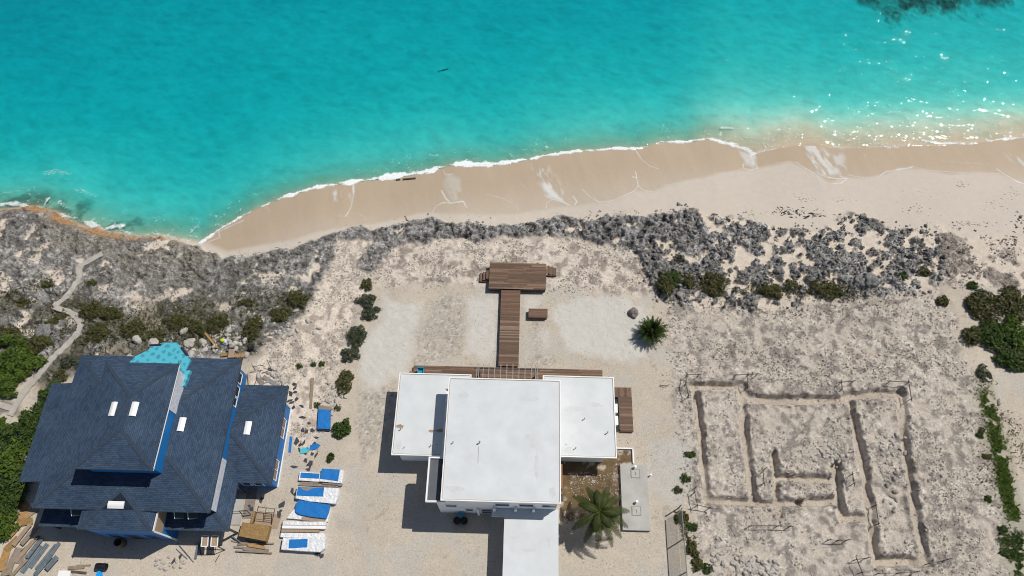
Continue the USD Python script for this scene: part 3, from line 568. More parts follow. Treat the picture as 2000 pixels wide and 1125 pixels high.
path = obj('footpath', ribbon([(203, 497), (182, 508), (158, 524), (156, 542), (148, 560), (132, 578), (118, 592), (108, 600), (140, 612), (158, 630), (152, 652), (128, 678), (100, 704), (78, 732), (55, 758), (34, 790), (20, 812)], 0.62, 0.10), MATS['path_concrete'])
tag(path, kind='structure')
path = obj('footpath', ribbon([(30, 800), (14, 795), (-10, 788), (-60, 780)], 0.6, 0.10), MATS['path_concrete']); tag(path, kind='structure')

# ------------------------------------------------------------------ white house
def hip(x0, x1, y0, y1, z, s, floor=None, uvoff=(0, 0)):
    """A hipped roof over the rectangle, eaves at z, slope s: (vertices, faces, uv) with courses along the eaves, closed below."""
    w, d = x1 - x0, y1 - y0; r = min(w, d) / 2; zt = z + r * s
    if w >= d: A, B = (x0 + r, (y0 + y1) / 2, zt), (x1 - r, (y0 + y1) / 2, zt)
    else: A, B = ((x0 + x1) / 2, y0 + r, zt), ((x0 + x1) / 2, y1 - r, zt)
    c = [(x0, y0, z), (x1, y0, z), (x1, y1, z), (x0, y1, z)]
    faces = [(c[0], c[1], B, A), (c[2], c[3], A, B), (c[1], c[2], B), (c[3], c[0], A)] if w >= d else [(c[1], c[2], B, A), (c[3], c[0], A, B), (c[0], c[1], A), (c[2], c[3], B)]
    V, F, U = [], [], []
    for f in faces:
        k = len(V); a, b = np.array(f[0]), np.array(f[1]); e = (b - a) / np.linalg.norm(b - a); n = np.cross(b - a, np.array(f[2]) - a); up = np.cross(n, e); up /= np.linalg.norm(up)
        for p in f: q = np.array(p) - a; V.append(p); U.append((q @ e + k * 0.37, q @ up))
        F += [[k, k + 1, k + 2]] + ([[k, k + 2, k + 3]] if len(f) == 4 else [])
    k = len(V); V += c; U += [(0, 0)] * 4; F += [[k, k + 2, k + 1], [k, k + 3, k + 2]]
    hips = [(c[0], A), (c[1], B), (c[2], B), (c[3], A)] if w >= d else [(c[0], A), (c[1], A), (c[2], B), (c[3], B)]
    return (np.array(V, float), np.array(F)), np.array(U, float), hips, (A, B)


def add_hip(parent, name, rect, z, s, clip=None, caps=(0, 1, 2, 3), ridge=False):
    m, uv, hips, rd = hip(*rect, z, s)
    o = obj(name, m, MATS['shingle'], parent, uv=uv)
    ls = [hips[i] for i in caps] + ([rd] if ridge else [])
    for a, b in ls:
        a, b = np.array(a), np.array(b); L = np.linalg.norm(b - a); n = max(2, int(L / 0.28)); ms = []
        t = clip if clip else 1.0
        for i in range(int(n * t)):
            p, q = a + (b - a) * (i / n), a + (b - a) * ((i + 1.15) / n); ms.append(bar(p + (0, 0, 0.022), q + (0, 0, 0.012), 0.28, 0.016))
        if ms: obj('hip_cap', cat(ms), MATS['hip_shingle'], o)
    x0, x1, y0, y1 = rect
    fs = cat(box(x0 - 0.03, x1 + 0.03, y0 - 0.03, y0, z - 0.2, z - 0.01), box(x0 - 0.03, x1 + 0.03, y1, y1 + 0.03, z - 0.2, z - 0.01), box(x0 - 0.03, x0, y0, y1, z - 0.2, z - 0.01), box(x1, x1 + 0.03, y0, y1, z - 0.2, z - 0.01))
    obj('fascia', fs, MATS['slate_trim'], o)
    return o


def flat_roof(parent, name, poly, z, th=0.22, lip=0.09, edges=None):
    o = obj(name, prism(poly, z - th, z - 0.03), MATS['white_roof'], parent)
    P = np.array(poly, float); n = len(P); ctr = P.mean(0); rim, dirt = [], []
    for i in range(n):
        a, b = P[i], P[(i + 1) % n]
        if edges is not None and i not in edges: continue
        e = (b - a) / np.linalg.norm(b - a); nn = np.array([e[1], -e[0]])
        a2, b2 = a - e * lip, b + e * lip * 0
        for w0, w1, lst, zz in ((0.0, lip, rim, z + 0.03), (-0.05, -0.002, dirt, z - 0.022)):
            q = [a2 + nn * w0, b2 + nn * w0, b2 + nn * w1, a2 + nn * w1] if lst is rim else [a + nn * w0 + e * 0.08, b + nn * w0 - e * 0.08, b + nn * w1 - e * 0.08, a + nn * w1 + e * 0.08]
            lst.append(prism(q, z - th - 0.02 if lst is rim else z - 0.028, zz))
    obj('roof_rim', cat(rim), MATS['white_trim'], o); obj('gutter_line', cat(dirt), MATS['stained_edge'], o)
    return o


def window(parent, face, c, w, h, double=False, mat_frame='white_trim', glass='dark_glass', name='window', sill=True):
    """face: 's' (looks to -y), 'e' (+x), 'w' (-x), 'n'; c: centre on the wall plane."""
    x, y, z = c; t = 0.07
    def B(a0, a1, z0, z1, d0, d1):
        if face == 's': return box(x + a0, x + a1, y - d1, y - d0, z + z0, z + z1)
        if face == 'n': return box(x + a0, x + a1, y + d0, y + d1, z + z0, z + z1)
        if face == 'e': return box(x + d0, x + d1, y + a0, y + a1, z + z0, z + z1)
        return box(x - d1, x - d0, y + a0, y + a1, z + z0, z + z1)
    W, H2 = w / 2, h / 2
    fr = [B(-W - t, W + t, H2, H2 + t, -0.02, 0.05), B(-W - t, W + t, -H2 - t, -H2, -0.02, 0.06), B(-W - t, -W, -H2, H2, -0.02, 0.05), B(W, W + t, -H2, H2, -0.02, 0.05)]
    if double == 'h': fr.append(B(-W, W, -0.03, 0.03, -0.02, 0.045))
    elif double: fr.append(B(-0.03, 0.03, -H2, H2, -0.02, 0.045))
    f = obj(name, cat(fr), MATS[mat_frame], parent)
    if double:
        pa = (B(-W, W, -H2, -0.03, -0.02, 0.015), B(-W, W, 0.03, H2, -0.02, 0.015)) if double == 'h' else (B(-W, -0.03, -H2, H2, -0.02, 0.015), B(0.03, W, -H2, H2, -0.02, 0.015))
        for p in pa: obj('pane', p, MATS[glass], f)
    else: obj('pane', B(-W, W, -H2, H2, -0.02, 0.015), MATS[glass], f)
    return f


wh = thing('white_house', 'white modern beach house with flat roofs, wings and carport beside timber decks', 'house')
W = MATS['white_wall']
flat_roof(wh, 'main_roof', [(-6.25, 12.08), (3.70, 12.08), (3.70, 22.85), (-6.25, 22.85)], 5.53)
obj('wall', box(-6.0, 3.5, 12.02, 22.6, 2.551, 5.30), W, wh)                    # upper storey
obj('wall', box(-6.78, 3.5, 12.0, 22.62, -0.3, 2.55), W, wh)                  # ground floor
obj('wall', box(-6.78, -6.01, 12.02, 15.7, 2.551, 4.3), W, wh)
flat_roof(wh, 'wing_roof', [(-11.23, 16.45), (-6.85, 16.45), (-6.85, 22.75), (-4.58, 22.75), (-4.58, 24.12), (-11.23, 24.12)], 3.0, edges=[0, 3, 4, 5])
flat_roof(wh, 'wing_roof', [(3.76, 16.68), (8.89, 16.68), (8.89, 24.22), (2.36, 24.22), (2.36, 22.9), (3.76, 22.9)], 3.0, edges=[0, 1, 2, 3])
obj('wall', box(-10.2, -6.8, 16.62, 23.3, -0.3, 2.78), W, wh); obj('wall', box(3.52, 8.0, 16.95, 23.4, -0.3, 2.78), W, wh)
obj('wall', box(-6.83, -6.25, 15.9, 22.5, 2.5, 3.0), W, wh)
obj('corner_post', box(-10.75, -10.2, 16.62, 17.0, -0.3, 2.78), W, wh)
carport = [(-2.08, 11.28), (-0.97, 11.28), (-0.97, 1.5), (3.73, 1.5), (3.73, 12.0), (-2.08, 12.0)][::-1]
flat_roof(wh, 'carport_roof', carport, 2.76, th=0.2, edges=[])
for x, y in ((-0.75, 2.2), (3.5, 2.2), (-0.75, 7.0), (3.5, 7.0), (-0.75, 11.4)): obj('carport_post', box(x - 0.12, x + 0.12, y - 0.12, y + 0.12, -0.3, 2.56), W, wh)
# flat roofed bay on the left flank
obj('bay_roof', box(-7.55, -6.0, 12.1, 15.78, 4.3, 4.62), MATS['balcony_floor'], wh, label='dark flat roof of the bay')
obj('bay_rim', cat(box(-7.70, -7.56, 12.0, 15.85, 4.25, 4.80), box(-7.558, -6.03, 15.72, 15.85, 4.25, 4.80), box(-7.558, -6.03, 12.0, 12.12, 4.25, 4.80)), MATS['white_trim'], wh)
window(wh, 's', (-4.1, 12.0, 1.75), 0.62, 0.75); window(wh, 's', (-5.6, 12.02, 3.3), 0.9, 0.6); window(wh, 's', (-2.55, 12.0, 1.25), 0.95, 2.0, 'h', name='glass_door')
obj('pilaster', box(-3.42, -3.2, 11.8, 12.0, -0.3, 2.6), W, wh)
for x in (-1.3, 0.75, 2.7): window(wh, 's', (x + 0.15, 12.02, 4.35), 1.2, 0.8)
for x in (-1.85, 0.0, 1.55): obj('bracket', box(x - 0.11, x + 0.11, 11.7, 12.018, 2.76, 3.9), W, wh)
for px, py, z, s in ((885, 865, 5.53, 1), (937, 865, 5.53, 1.3), (783, 839, 3, 1), (790, 874, 3, .7), (842, 871, 3, 1), (1141, 819, 3, 1), (1186, 846, 3, 1.2), (1124, 876, 3, 1), (1106, 868, 3, .5)):
    s *= 0.75; p = at(px, py, z - 0.03); obj('vent_pipe', cat(cyl(0.045 * s, z - 0.03, z + 0.35 * s, p[0], p[1], 10), cyl(0.08 * s, z + 0.35 * s, z + 0.40 * s, p[0], p[1], 10)), MATS['concrete_dark'], wh)
rs = np.random.RandomState(5)
for px, py, r, z in ((781, 833, 0.36, 3), (843, 842, 0.28, 3), (858, 841, 0.34, 3), (868, 842, 0.2, 3), (853, 868, 0.08, 3)):   # rust stains with a shape of their own
    p = at(px, py, z); an = np.linspace(0, 2 * math.pi, 14)[:-1]; rr = r * (0.6 + 0.6 * rs.rand(13)); obj('rust_stain', prism(np.stack([p[0] + rr * np.cos(an) * 1.1, p[1] + rr * np.sin(an) * 0.6], 1), z - 0.029, z - 0.024), MATS['rust_stain'], wh)
for px, py, rx, ry, z in ((1048, 905, 0.22, 1.3, 5.53), (1042, 862, 0.35, 0.6, 5.53), (1030, 852, 0.2, 0.3, 5.53), (886, 955, 0.8, 0.25, 5.53), (1080, 960, 0.3, 0.5, 5.53), (905, 770, 0.5, 0.3, 5.53), (1040, 780, 0.7, 0.2, 5.53), (1120, 800, 0.9, 0.35, 3), (1165, 790, 0.6, 0.25, 3), (1110, 880, 0.5, 0.3, 3), (778, 870, 0.25, 0.5, 3), (1005, 1050, 0.4, 0.12, 2.76), (1030, 1075, 0.6, 0.2, 2.76), (1072, 1055, 0.15, 0.5, 2.76)):
    p = at(px, py, z); an = np.linspace(0, 2 * math.pi, 18)[:-1]; rr = 0.55 + 0.7 * rs.rand(17); obj('roof_stain', prism(np.stack([p[0] + rr * np.cos(an) * rx, p[1] + rr * np.sin(an) * ry], 1), z - 0.029, z - 0.0265), MATS['roof_stain'], wh)
p0, p1 = at(935, 872, 5.5), at(934, 905, 5.5); obj('roof_seam', box(p0[0] - 0.03, p0[0] + 0.03, p1[1], p0[1], 5.5, 5.512), MATS['concrete'], wh)
for y in (14.8, 17.6, 20.3): obj('roof_seam', box(-6.1, 3.55, y - 0.03, y + 0.03, 5.5, 5.503), MATS['white_roof'], wh)
# entrance screen on the right flank
sc = thing('timber_screen', 'orange brown timber screen along the right wall of the white house', 'screen', (4.05, 14.0, 0))
for k in range(9): obj('slat', box(-0.06, 0.06, 0.02 + k * 0.24, 0.24 + k * 0.24, 0, 1.9), MATS['timber_orange'], sc)
obj('top_rail', box(-0.09, 0.09, 0, 2.2, 1.9, 1.97), MATS['timber_orange'], sc)
obj('step', box(-0.45, 0.3, -0.7, -0.08, -0.1, 0.12), MATS['dark_lumber'], sc)
# pots against the front wall
for px, py, lab in ((893, 1009, 'left of two black plant pots by the front wall'), (907, 1010, 'right of two black plant pots by the front wall')):
    p = at(px, py, 0.55); t = thing('plant_pot', lab, 'plant pot', (p[0], 11.22, 0)); obj('pot', trimesh.creation.revolve(np.array([[0, -0.1], [0.26, -0.1], [0.34, 0.6], [0.29, 0.6], [0.27, 0.5], [0, 0.5]]), sections=20), MATS['pot_black'], t); obj('soil', cyl(0.265, 0.5, 0.505, n=20), MATS['soil'], t)
p = at(900, 1002, 0.7); t = thing('water_tank', 'teal plastic drum between the pots and the white wall', 'drum', (p[0], 11.70, 0)); obj('drum_body', cyl(0.27, -0.1, 0.85, n=24), MATS['teal_plastic'], t); obj('lid', cyl(0.24, 0.85, 0.9, n=24), MATS['teal_plastic'], t)
# air conditioners on a pebble strip
px0 = at(1205, 800, 0.3)
for k, (y, lab) in enumerate(((22.0, 'white outdoor air conditioner nearer the sea beside the side deck'), (20.8, 'white outdoor air conditioner further from the sea beside side deck'))):
    t = thing('air_conditioner', lab, 'air conditioner', (9.35, y, 0)); obj('casing', box(-0.18, 0.18, -0.42, 0.42, 0.05, 0.7), MATS['white_wall'], t); obj('fan_grille', cyl(0.26, 0, 0.03, n=18).apply_transform(trimesh.transformations.rotation_matrix(math.pi / 2, (0, 1, 0))).apply_translation((0.18, 0, 0.38)), MATS['concrete_dark'], t)
    obj('lid', box(-0.2, 0.2, -0.44, 0.44, 0.7, 0.74), MATS['white_trim'], t)

# ------------------------------------------------------------------ decks
def planks(parent, rect, z, along, wide=0.145, gap=0.008, th=0.03, cuts=(), seed=0, name='plank'):
    r = random.Random(seed); x0, x1, y0, y1 = rect
    a0, a1, b0, b1 = (x0, x1, y0, y1) if along == 'x' else (y0, y1, x0, x1)
    n = max(1, round((b1 - b0) / wide)); s = (b1 - b0) / n
    for k in range(n):
        cs = [a0] + sorted(a0 + (a1 - a0) * min(0.95, max(0.05, c + r.uniform(-0.12, 0.12))) for c in cuts) + [a1]
        for u, v in zip(cs[:-1], cs[1:]):
            u2, v2, w0, w1 = u + 0.003, v - 0.003, b0 + k * s + gap / 2, b0 + (k + 1) * s - gap / 2; dz = r.uniform(-0.004, 0.004)
            b = box(u2, v2, w0, w1, z - th + dz, z + dz) if along == 'x' else box(w0, w1, u2, v2, z - th + dz, z + dz)
            obj(name, b, MATS[f'deck{r.choice([0, 0, 1, 1, 2, 3, 3, 4])}'], parent)


def deck_base(parent, rect, z, posts=True):
    x0, x1, y0, y1 = rect; ms = [box(x0 + 0.02, x1 - 0.02, y0 + 0.02, y0 + 0.06, z - 0.2, z - 0.036), box(x0 + 0.02, x1 - 0.02, y1 - 0.06, y1 - 0.02, z - 0.2, z - 0.036), box(x0 + 0.02, x0 + 0.06, y0 + 0.06, y1 - 0.06, z - 0.2, z - 0.036), box(x1 - 0.06, x1 - 0.02, y0 + 0.06, y1 - 0.06, z - 0.2, z - 0.036)]
    obj('joist_frame', cat(ms), MATS['deck3'], parent)
    obj('base_board', box(x0 + 0.07, x1 - 0.07, y0 + 0.07, y1 - 0.07, -0.3, z - 0.06), MATS['dark_lumber'], parent)


t = thing('viewing_deck', 'raised brown timber platform with side steps at seaward end of boardwalk', 'deck')
deck_base(t, (-3.36, 2.6, 34.62, 37.72), 0.7); planks(t, (-3.36, 2.6, 34.62, 37.72), 0.7, 'x', cuts=(0.35, 0.7), seed=1)
for k in range(3):
    planks(t, (-3.38 - 0.34 * (k + 1), -3.38 - 0.34 * k, 35.85 - 0.07 * k, 36.85 - 0.07 * k), 0.52 - 0.19 * k, 'y', wide=0.17, seed=20 + k, name='tread')
    planks(t, (2.62 + 0.36 * k, 2.62 + 0.36 * (k + 1), 36.65, 37.6), 0.52 - 0.19 * k, 'y', wide=0.18, seed=30 + k, name='tread')
obj('stringer', box(-4.4, -3.38, 35.68, 35.72, -0.2, 0.2), MATS['deck3'], t); obj('stringer', box(2.62, 3.7, 36.56, 36.6, -0.2, 0.2), MATS['deck3'], t)
t = thing('boardwalk', 'straight brown timber boardwalk from the house to viewing platform', 'boardwalk')
deck_base(t, (-2.05, -0.05, 26.12, 34.56), 0.5); planks(t, (-2.05, -0.05, 26.12, 34.56), 0.5, 'x', seed=2)
t = thing('house_deck', 'long brown timber deck along the seaward side of white house', 'deck')
deck_base(t, (-10.45, 8.25, 23.5, 26.02), 0.35); planks(t, (-10.45, 8.25, 23.5, 26.02), 0.35, 'x', cuts=(0.2, 0.4, 0.6, 0.8), seed=3)
planks(t, (-10.85, -10.47, 24.2, 25.45), 0.18, 'y', wide=0.19, seed=4, name='tread')
t = thing('side_deck', 'small brown timber deck beside the right wing of white house', 'deck')
deck_base(t, (9.78, 11.03, 19.86, 24.28), 0.3); planks(t, (9.78, 11.03, 19.86, 23.3), 0.3, 'x', seed=5); planks(t, (8.7, 11.03, 23.31, 24.28), 0.3, 'y', seed=6)
obj('edge_board', cat(box(9.68, 9.76, 20.0, 23.25, -0.1, 0.5), box(8.7, 9.68, 23.2, 23.28, -0.1, 0.5)), MATS['pergola_dark'], t)
t = thing('wooden_box', 'low planked wooden box standing on sand right of the boardwalk', 'box')
planks(t, (0.84, 2.80, 31.5, 32.5), 0.52, 'x', wide=0.2, seed=7, name='lid_plank'); obj('side_board', box(0.9, 2.74, 31.55, 32.45, -0.2, 0.485), MATS['deck1'], t)
t = thing('pergola', 'grey slatted pergola over the deck behind white house roof', 'pergola')
for x in (-4.02, -3.84, -3.42, -2.88, -2.32, -1.74, -1.16, -0.58, 0.0, 0.58, 1.18, 1.58, 1.74): obj('rafter', box(x - 0.03, x + 0.03, 22.9, 25.5, 2.56, 2.70), MATS['pergola_grey'], t)
obj('beam', box(-4.3, 2.0, 25.02, 25.14, 2.40, 2.555), MATS['pergola_dark'], t); obj('beam', box(-4.3, 2.0, 23.2, 23.3, 2.40, 2.555), MATS['pergola_dark'], t)
for x in (-3.9, 1.6): obj('post', box(x - 0.06, x + 0.06, 25.02, 25.14, 0.35, 2.40), MATS['pergola_dark'], t)
p = at(822, 726, 0.75); t = thing('deck_chair', 'bright cyan plastic chair on the deck left of white house', 'chair', (p[0], p[1], 0.35))
obj('seat', box(-0.3, 0.3, -0.3, 0.3, 0.36, 0.41), MATS['cyan_chair'], t); obj('backrest', box(-0.3, 0.3, 0.26, 0.32, 0.42, 0.85), MATS['cyan_chair'], t)
for sx in (-0.27, 0.27):
    for sy in (-0.27, 0.27): obj('leg', box(sx - 0.03, sx + 0.03, sy - 0.03, sy + 0.03, 0, 0.36), MATS['cyan_chair'], t)
    obj('armrest', box(sx - 0.04, sx + 0.04, -0.28, 0.25, 0.58, 0.62), MATS['cyan_chair'], t)

# cistern slab, border, pipes
t = thing('cistern_slab', 'long grey concrete cistern slab with two hatches beside the palm', 'concrete slab')
obj('slab', box(9.62, 12.1, 10.85, 16.72, -0.2, 0.36), MATS['concrete'], t)
for (px, py), m in (((1241, 925), 'concrete_dark'), ((1243, 998), 'concrete_pale')):
    p = at(px, py, 0.36); h = obj('hatch', box(p[0] - 0.36, p[0] + 0.36, p[1] - 0.36, p[1] + 0.36, 0.365, 0.395), MATS[m] if m != 'concrete_dark' else MATS['concrete'], t)
    obj('hatch_frame', cat(*[box(p[0] + a, p[0] + b, p[1] + c, p[1] + d, 0.362, 0.40) for a, b, c, d in ((-0.42, 0.42, 0.365, 0.40), (-0.42, 0.42, -0.40, -0.365), (-0.42, -0.365, -0.36, 0.36), (0.365, 0.42, -0.36, 0.36))]), MATS['concrete_dark'], h)
    obj('handle', box(p[0] - 0.03, p[0] + 0.03, p[1] - 0.15, p[1] + 0.15, 0.396, 0.425), MATS['concrete_dark'], h)
for px, py in ((1240, 913), (1243, 981)):
    p = at(px, py, 0.36); obj('vent_cap', cat(cyl(0.06, 0.36, 0.75, p[0], p[1], 10), cyl(0.12, 0.72, 0.82, p[0], p[1], 12)), MATS['white_trim'], t)
p = at(1270, 929, 0); t = thing('standpipe', 'short white capped pipe in sand right of the cistern slab', 'pipe', (p[0], p[1], 0)); obj('tube', cyl(0.06, -0.1, 0.4, n=10), MATS['white_trim'], t); obj('cap', cyl(0.09, 0.4, 0.47, n=10), MATS['white_trim'], t)
t = thing('garden_kerb', 'low white L shaped kerb around the dark planting bed corner', 'kerb')
a, b, c = at(1203, 875, 0.2), at(1236, 875, 0.2), at(1240, 905, 0.2); obj('kerb_run', box(a[0], b[0] + 0.06, a[1] - 0.06, a[1] + 0.06, -0.2, 0.2), W, t); obj('kerb_run', box(b[0] - 0.06, b[0] + 0.06, c[1], b[1] - 0.063, -0.2, 0.2), W, t)

# wire fence on the right of the yard
fx = at(1322, 1000, 0)[0]
t = thing('wire_fence', 'thin mesh fence with slim posts at the edge of the front yard', 'fence')
fy0, fy1 = at(1000, 993, 0)[1], 3.0
mesh_m = usdkit.material(stage, '/World/Looks/fence_mesh', {'t': ('transparent_bsdf', {'color': (1, 1, 1)}), 'd': ('principled_bsdf', {'base_color': (0.25, 0.24, 0.22), 'roughness': 0.7}), 'x': ('mix_closure', {'fac': 0.22})}, [('t.BSDF', 'x.closure1'), ('d.BSDF', 'x.closure2')], surface='x.closure')
obj('mesh_panel', box(fx - 0.004, fx + 0.004, fy1, fy0, 0.05, 2.1), mesh_m, t)
obj('top_rail', box(fx - 0.035, fx + 0.035, fy1, fy0, 2.1, 2.17), MATS['wire'], t)
for k, py in enumerate((995, 1058, 1122)):
    y = at(1322, py, 0)[1]; obj('post', box(fx - 0.04, fx + 0.04, y - 0.04, y + 0.04, -0.2, 2.1), MATS['wire'], t)

# ------------------------------------------------------------------ blue house under construction
bh = thing('blue_house', 'unfinished blue house with dark shingle hip roofs and white roof vents', 'house')
BW = MATS['blue_wall']; S = 0.17
add_hip(bh, 'upper_roof', (-36.2, -29.72, 13.2, 22.5), 8.4, S, ridge=True)
o = add_hip(bh, 'main_roof', (-40.45, -25.55, 10.5, 24.2), 5.5, S, caps=(0, 1, 2, 3), clip=0.62)
zE = 5.5 - S * 2.1
vE = np.array([(-40.45, 12.65, 5.5), (-40.45, 21.5, 5.5), (-42.55, 21.5, zE), (-42.55, 12.65, zE)]); vE2 = vE - (0, 0, 0.16); vv = np.vstack([vE, vE2])
obj('roof_extension', (np.vstack([vE, vv]), np.array([[0, 1, 2], [0, 2, 3], [8, 10, 9], [8, 11, 10], [4, 8, 9], [4, 9, 5], [5, 9, 10], [5, 10, 6], [6, 10, 11], [6, 11, 7], [7, 11, 8], [7, 8, 4]])), MATS['shingle'], o,
    uv=np.array([(0, 0), (8.85, 0), (8.85, 2.16), (0, 2.16)] + [(0, 0)] * 8, float))
add_hip(bh, 'porch_roof', (-36.35, -30.12, 8.95, 16.0), 5.5 - S * 1.55, S, caps=(0, 1))
add_hip(bh, 'lower_roof', (-31.5, -21.7, 13.6, 22.65), 2.85, S, caps=(1, 2))
add_hip(bh, 'lower_roof', (-41.1, -24.7, 9.45, 20.0), 2.8, S, caps=(0, 1))
# walls
obj('wall', box(-35.9, -30.05, 13.5, 22.2, 5.6, 8.38), BW, bh); obj('wall', box(-40.0, -26.0, 11.0, 23.7, 2.3, 5.45), BW, bh)
obj('wall', box(-35.95, -30.20, 8.98, 11.0, -0.3, 5.08), BW, bh); obj('wall', box(-31.0, -22.0, 13.8, 21.3, -0.3, 2.83), BW, bh)
obj('wall', box(-40.6, -30.5, 12.2, 20.0, -0.3, 2.3), BW, bh); obj('wall', box(-42.1, -40.02, 13.0, 21.1, 0, 4.8), BW, bh)
obj('wall', box(-30.3, -25.6, 11.8, 13.8, -0.3, 2.6), BW, bh)
obj('house_wrap', box(-25.99, -25.93, 10.95, 15.4, 3.15, 5.3), MATS['house_wrap'], bh, label='white house wrap on the side wall'); obj('house_wrap', box(-30.04, -29.98, 18.6, 22.2, 6.0, 8.2), MATS['house_wrap'], bh)
obj('wall_panel', box(-30.20, -30.14, 9.06, 10.98, 3.2, 5.0), MATS['plywood'], bh); obj('corner_trim', box(-30.22, -30.13, 8.92, 9.05, -0.2, 5.05), MATS['white_trim'], bh)
obj('fascia_board', box(-30.085, -30.03, 8.95, 10.5, 4.92, 5.16), MATS['white_trim'], bh); obj('fascia_board', box(-29.69, -29.66, 13.2, 22.5, 8.3, 8.41), MATS['white_trim'], bh)
obj('base_trim', box(-22.0, -21.93, 13.8, 21.3, -0.1, 0.12), MATS['white_trim'], bh)
window(bh, 'e', (-22.0, 15.1, 1.55), 1.7, 1.25, True, glass='plywood_grey'); window(bh, 'e', (-22.0, 19.0, 1.55), 1.7, 1.25, True, glass='plywood_grey')
for x in (-24.4, -23.3): window(bh, 's', (x, 13.8, 1.5), 0.75, 1.2)
window(bh, 's', (-34.9, 8.98, 1.5), 0.9, 1.3, mat_frame='grey_metal'); window(bh, 's', (-31.6, 8.98, 1.5), 0.9, 1.3, mat_frame='grey_metal'); window(bh, 's', (-33.3, 8.98, 1.1), 1.1, 2.2, name='door', glass='dark_open', mat_frame='grey_metal')
for y in (21.6, 22.9): window(bh, 'e', (-26.0, y, 4.2), 0.9, 1.3, glass='dark_open')
window(bh, 'e', (-26.0, 20.6, 4.2), 0.7, 1.2)
for px, py in ((146, 1004), (349, 1004), (376, 1003)):      # casements propped open
    p = at(px, py, 4.6); hx = p[0]; f = obj('open_casement', bar((hx, 10.98, 4.9), (hx + 0.12, 10.1, 4.45), 0.75, 0.05), MATS['green_glass'], bh); obj('sash', bar((hx - 0.42, 10.95, 4.9), (hx - 0.30, 10.08, 4.45), 0.06, 0.07), MATS['white_trim'], f)
# round turret with blue underlay
tp = [(-35.7, 23.35), (-30.4, 22.2), (-30.1, 23.93), (-31.22, 25.05), (-31.7, 25.55), (-33.1, 25.5), (-33.15, 25.25), (-33.95, 25.2), (-34.1, 24.85), (-34.65, 24.45), (-35.25, 24.08)]
obj('turret_roof', prism(tp, 5.55, 5.85), MATS['underlay'], bh); ctr = np.mean(tp, 0)
obj('turret_roof', prism([(-31.2, 21.2), (-29.85, 21.2), (-29.62, 22.7), (-30.38, 22.6), (-31.2, 22.6)], 5.9, 6.34), MATS['underlay'], bh)
obj('turret_wall', prism([(ctr[0] + (q[0] - ctr[0]) * 0.9, ctr[1] + (q[1] - ctr[1]) * 0.9) for q in tp], -0.5, 5.55), BW, bh)
obj('edge_trim', cat(bar((-34.2, 25.22, 5.83), (-33.1, 25.27, 5.83), 0.16), bar((-31.2, 25.1, 5.83), (-30.45, 24.3, 5.83), 0.2)), MATS['navy_trim'], bh)
# ridge vents
def roof_vent(px, py, z, along, L=1.25, wd=0.62):
    p = at(px, py, z); h = 0.12
    prof = [(-wd / 2, 0), (wd / 2, 0), (wd / 2, h * 0.4), (0.06, h), (-0.06, h), (-wd / 2, h * 0.4)]
    m = trimesh.creation.extrude_polygon(Polygon(prof), L, engine='earcut'); m.apply_transform(np.array([[0, 0, 1, -L / 2], [1, 0, 0, 0], [0, 1, 0, 0], [0, 0, 0, 1.0]]) if along == 'x' else np.array([[1, 0, 0, 0], [0, 0, 1, -L / 2], [0, 1, 0, 0], [0, 0, 0, 1.0]]))
    return m, p
def hip_z(px, py, rect, z0):
    z = z0 + 0.4
    for _ in range(5): p = at(px, py, z); z = z0 + S * min(p[0] - rect[0], rect[1] - p[0], p[1] - rect[2], rect[3] - p[1])
    return z + 0.015
for px, py, rc, z0, al in ((221, 799, (-36.2, -29.72, 13.2, 22.5), 8.4, 'y'), (262, 799, (-36.2, -29.72, 13.2, 22.5), 8.4, 'y'), (355, 829, (-40.45, -25.55, 10.5, 24.2), 5.5, 'y'), (484, 836, (-31.5, -21.7, 13.6, 22.65), 2.85, 'y'), (227, 986, (-36.35, -30.12, 8.95, 16.0), 5.5 - S * 1.55, 'x')):
    z = hip_z(px, py, rc, z0)
    m, p = roof_vent(px, py, z, al, 1.22 if al == 'y' else 1.35, 0.55 if al == 'y' else 0.6)
    sl = 0.0 if al == 'x' else (-1 if px == 221 else 1)
    if al == 'x': m.apply_transform(trimesh.transformations.rotation_matrix(math.atan(S), (1, 0, 0)))
    else: m.apply_transform(trimesh.transformations.rotation_matrix(math.atan(S) * sl, (0, 1, 0)))
    m.apply_translation((p[0], p[1], z)); obj('roof_vent', m, MATS['white_trim'], bh)
for x, y in ((-24.9, 9.7), (-24.9, 13.3), (-40.9, 9.7)): obj('porch_post', box(x - 0.08, x + 0.08, y - 0.08, y + 0.08, -0.2, 2.7), MATS['dark_lumber'], bh)
obj('porch_floor', box(-41, -24.8, 10.4, 12.3, -0.2, 0.12), MATS['concrete'], bh)
obj('terrace', box(-24.7, -23.8, 11.0, 13.7, -0.2, 0.06), MATS['plywood_grey'], bh)

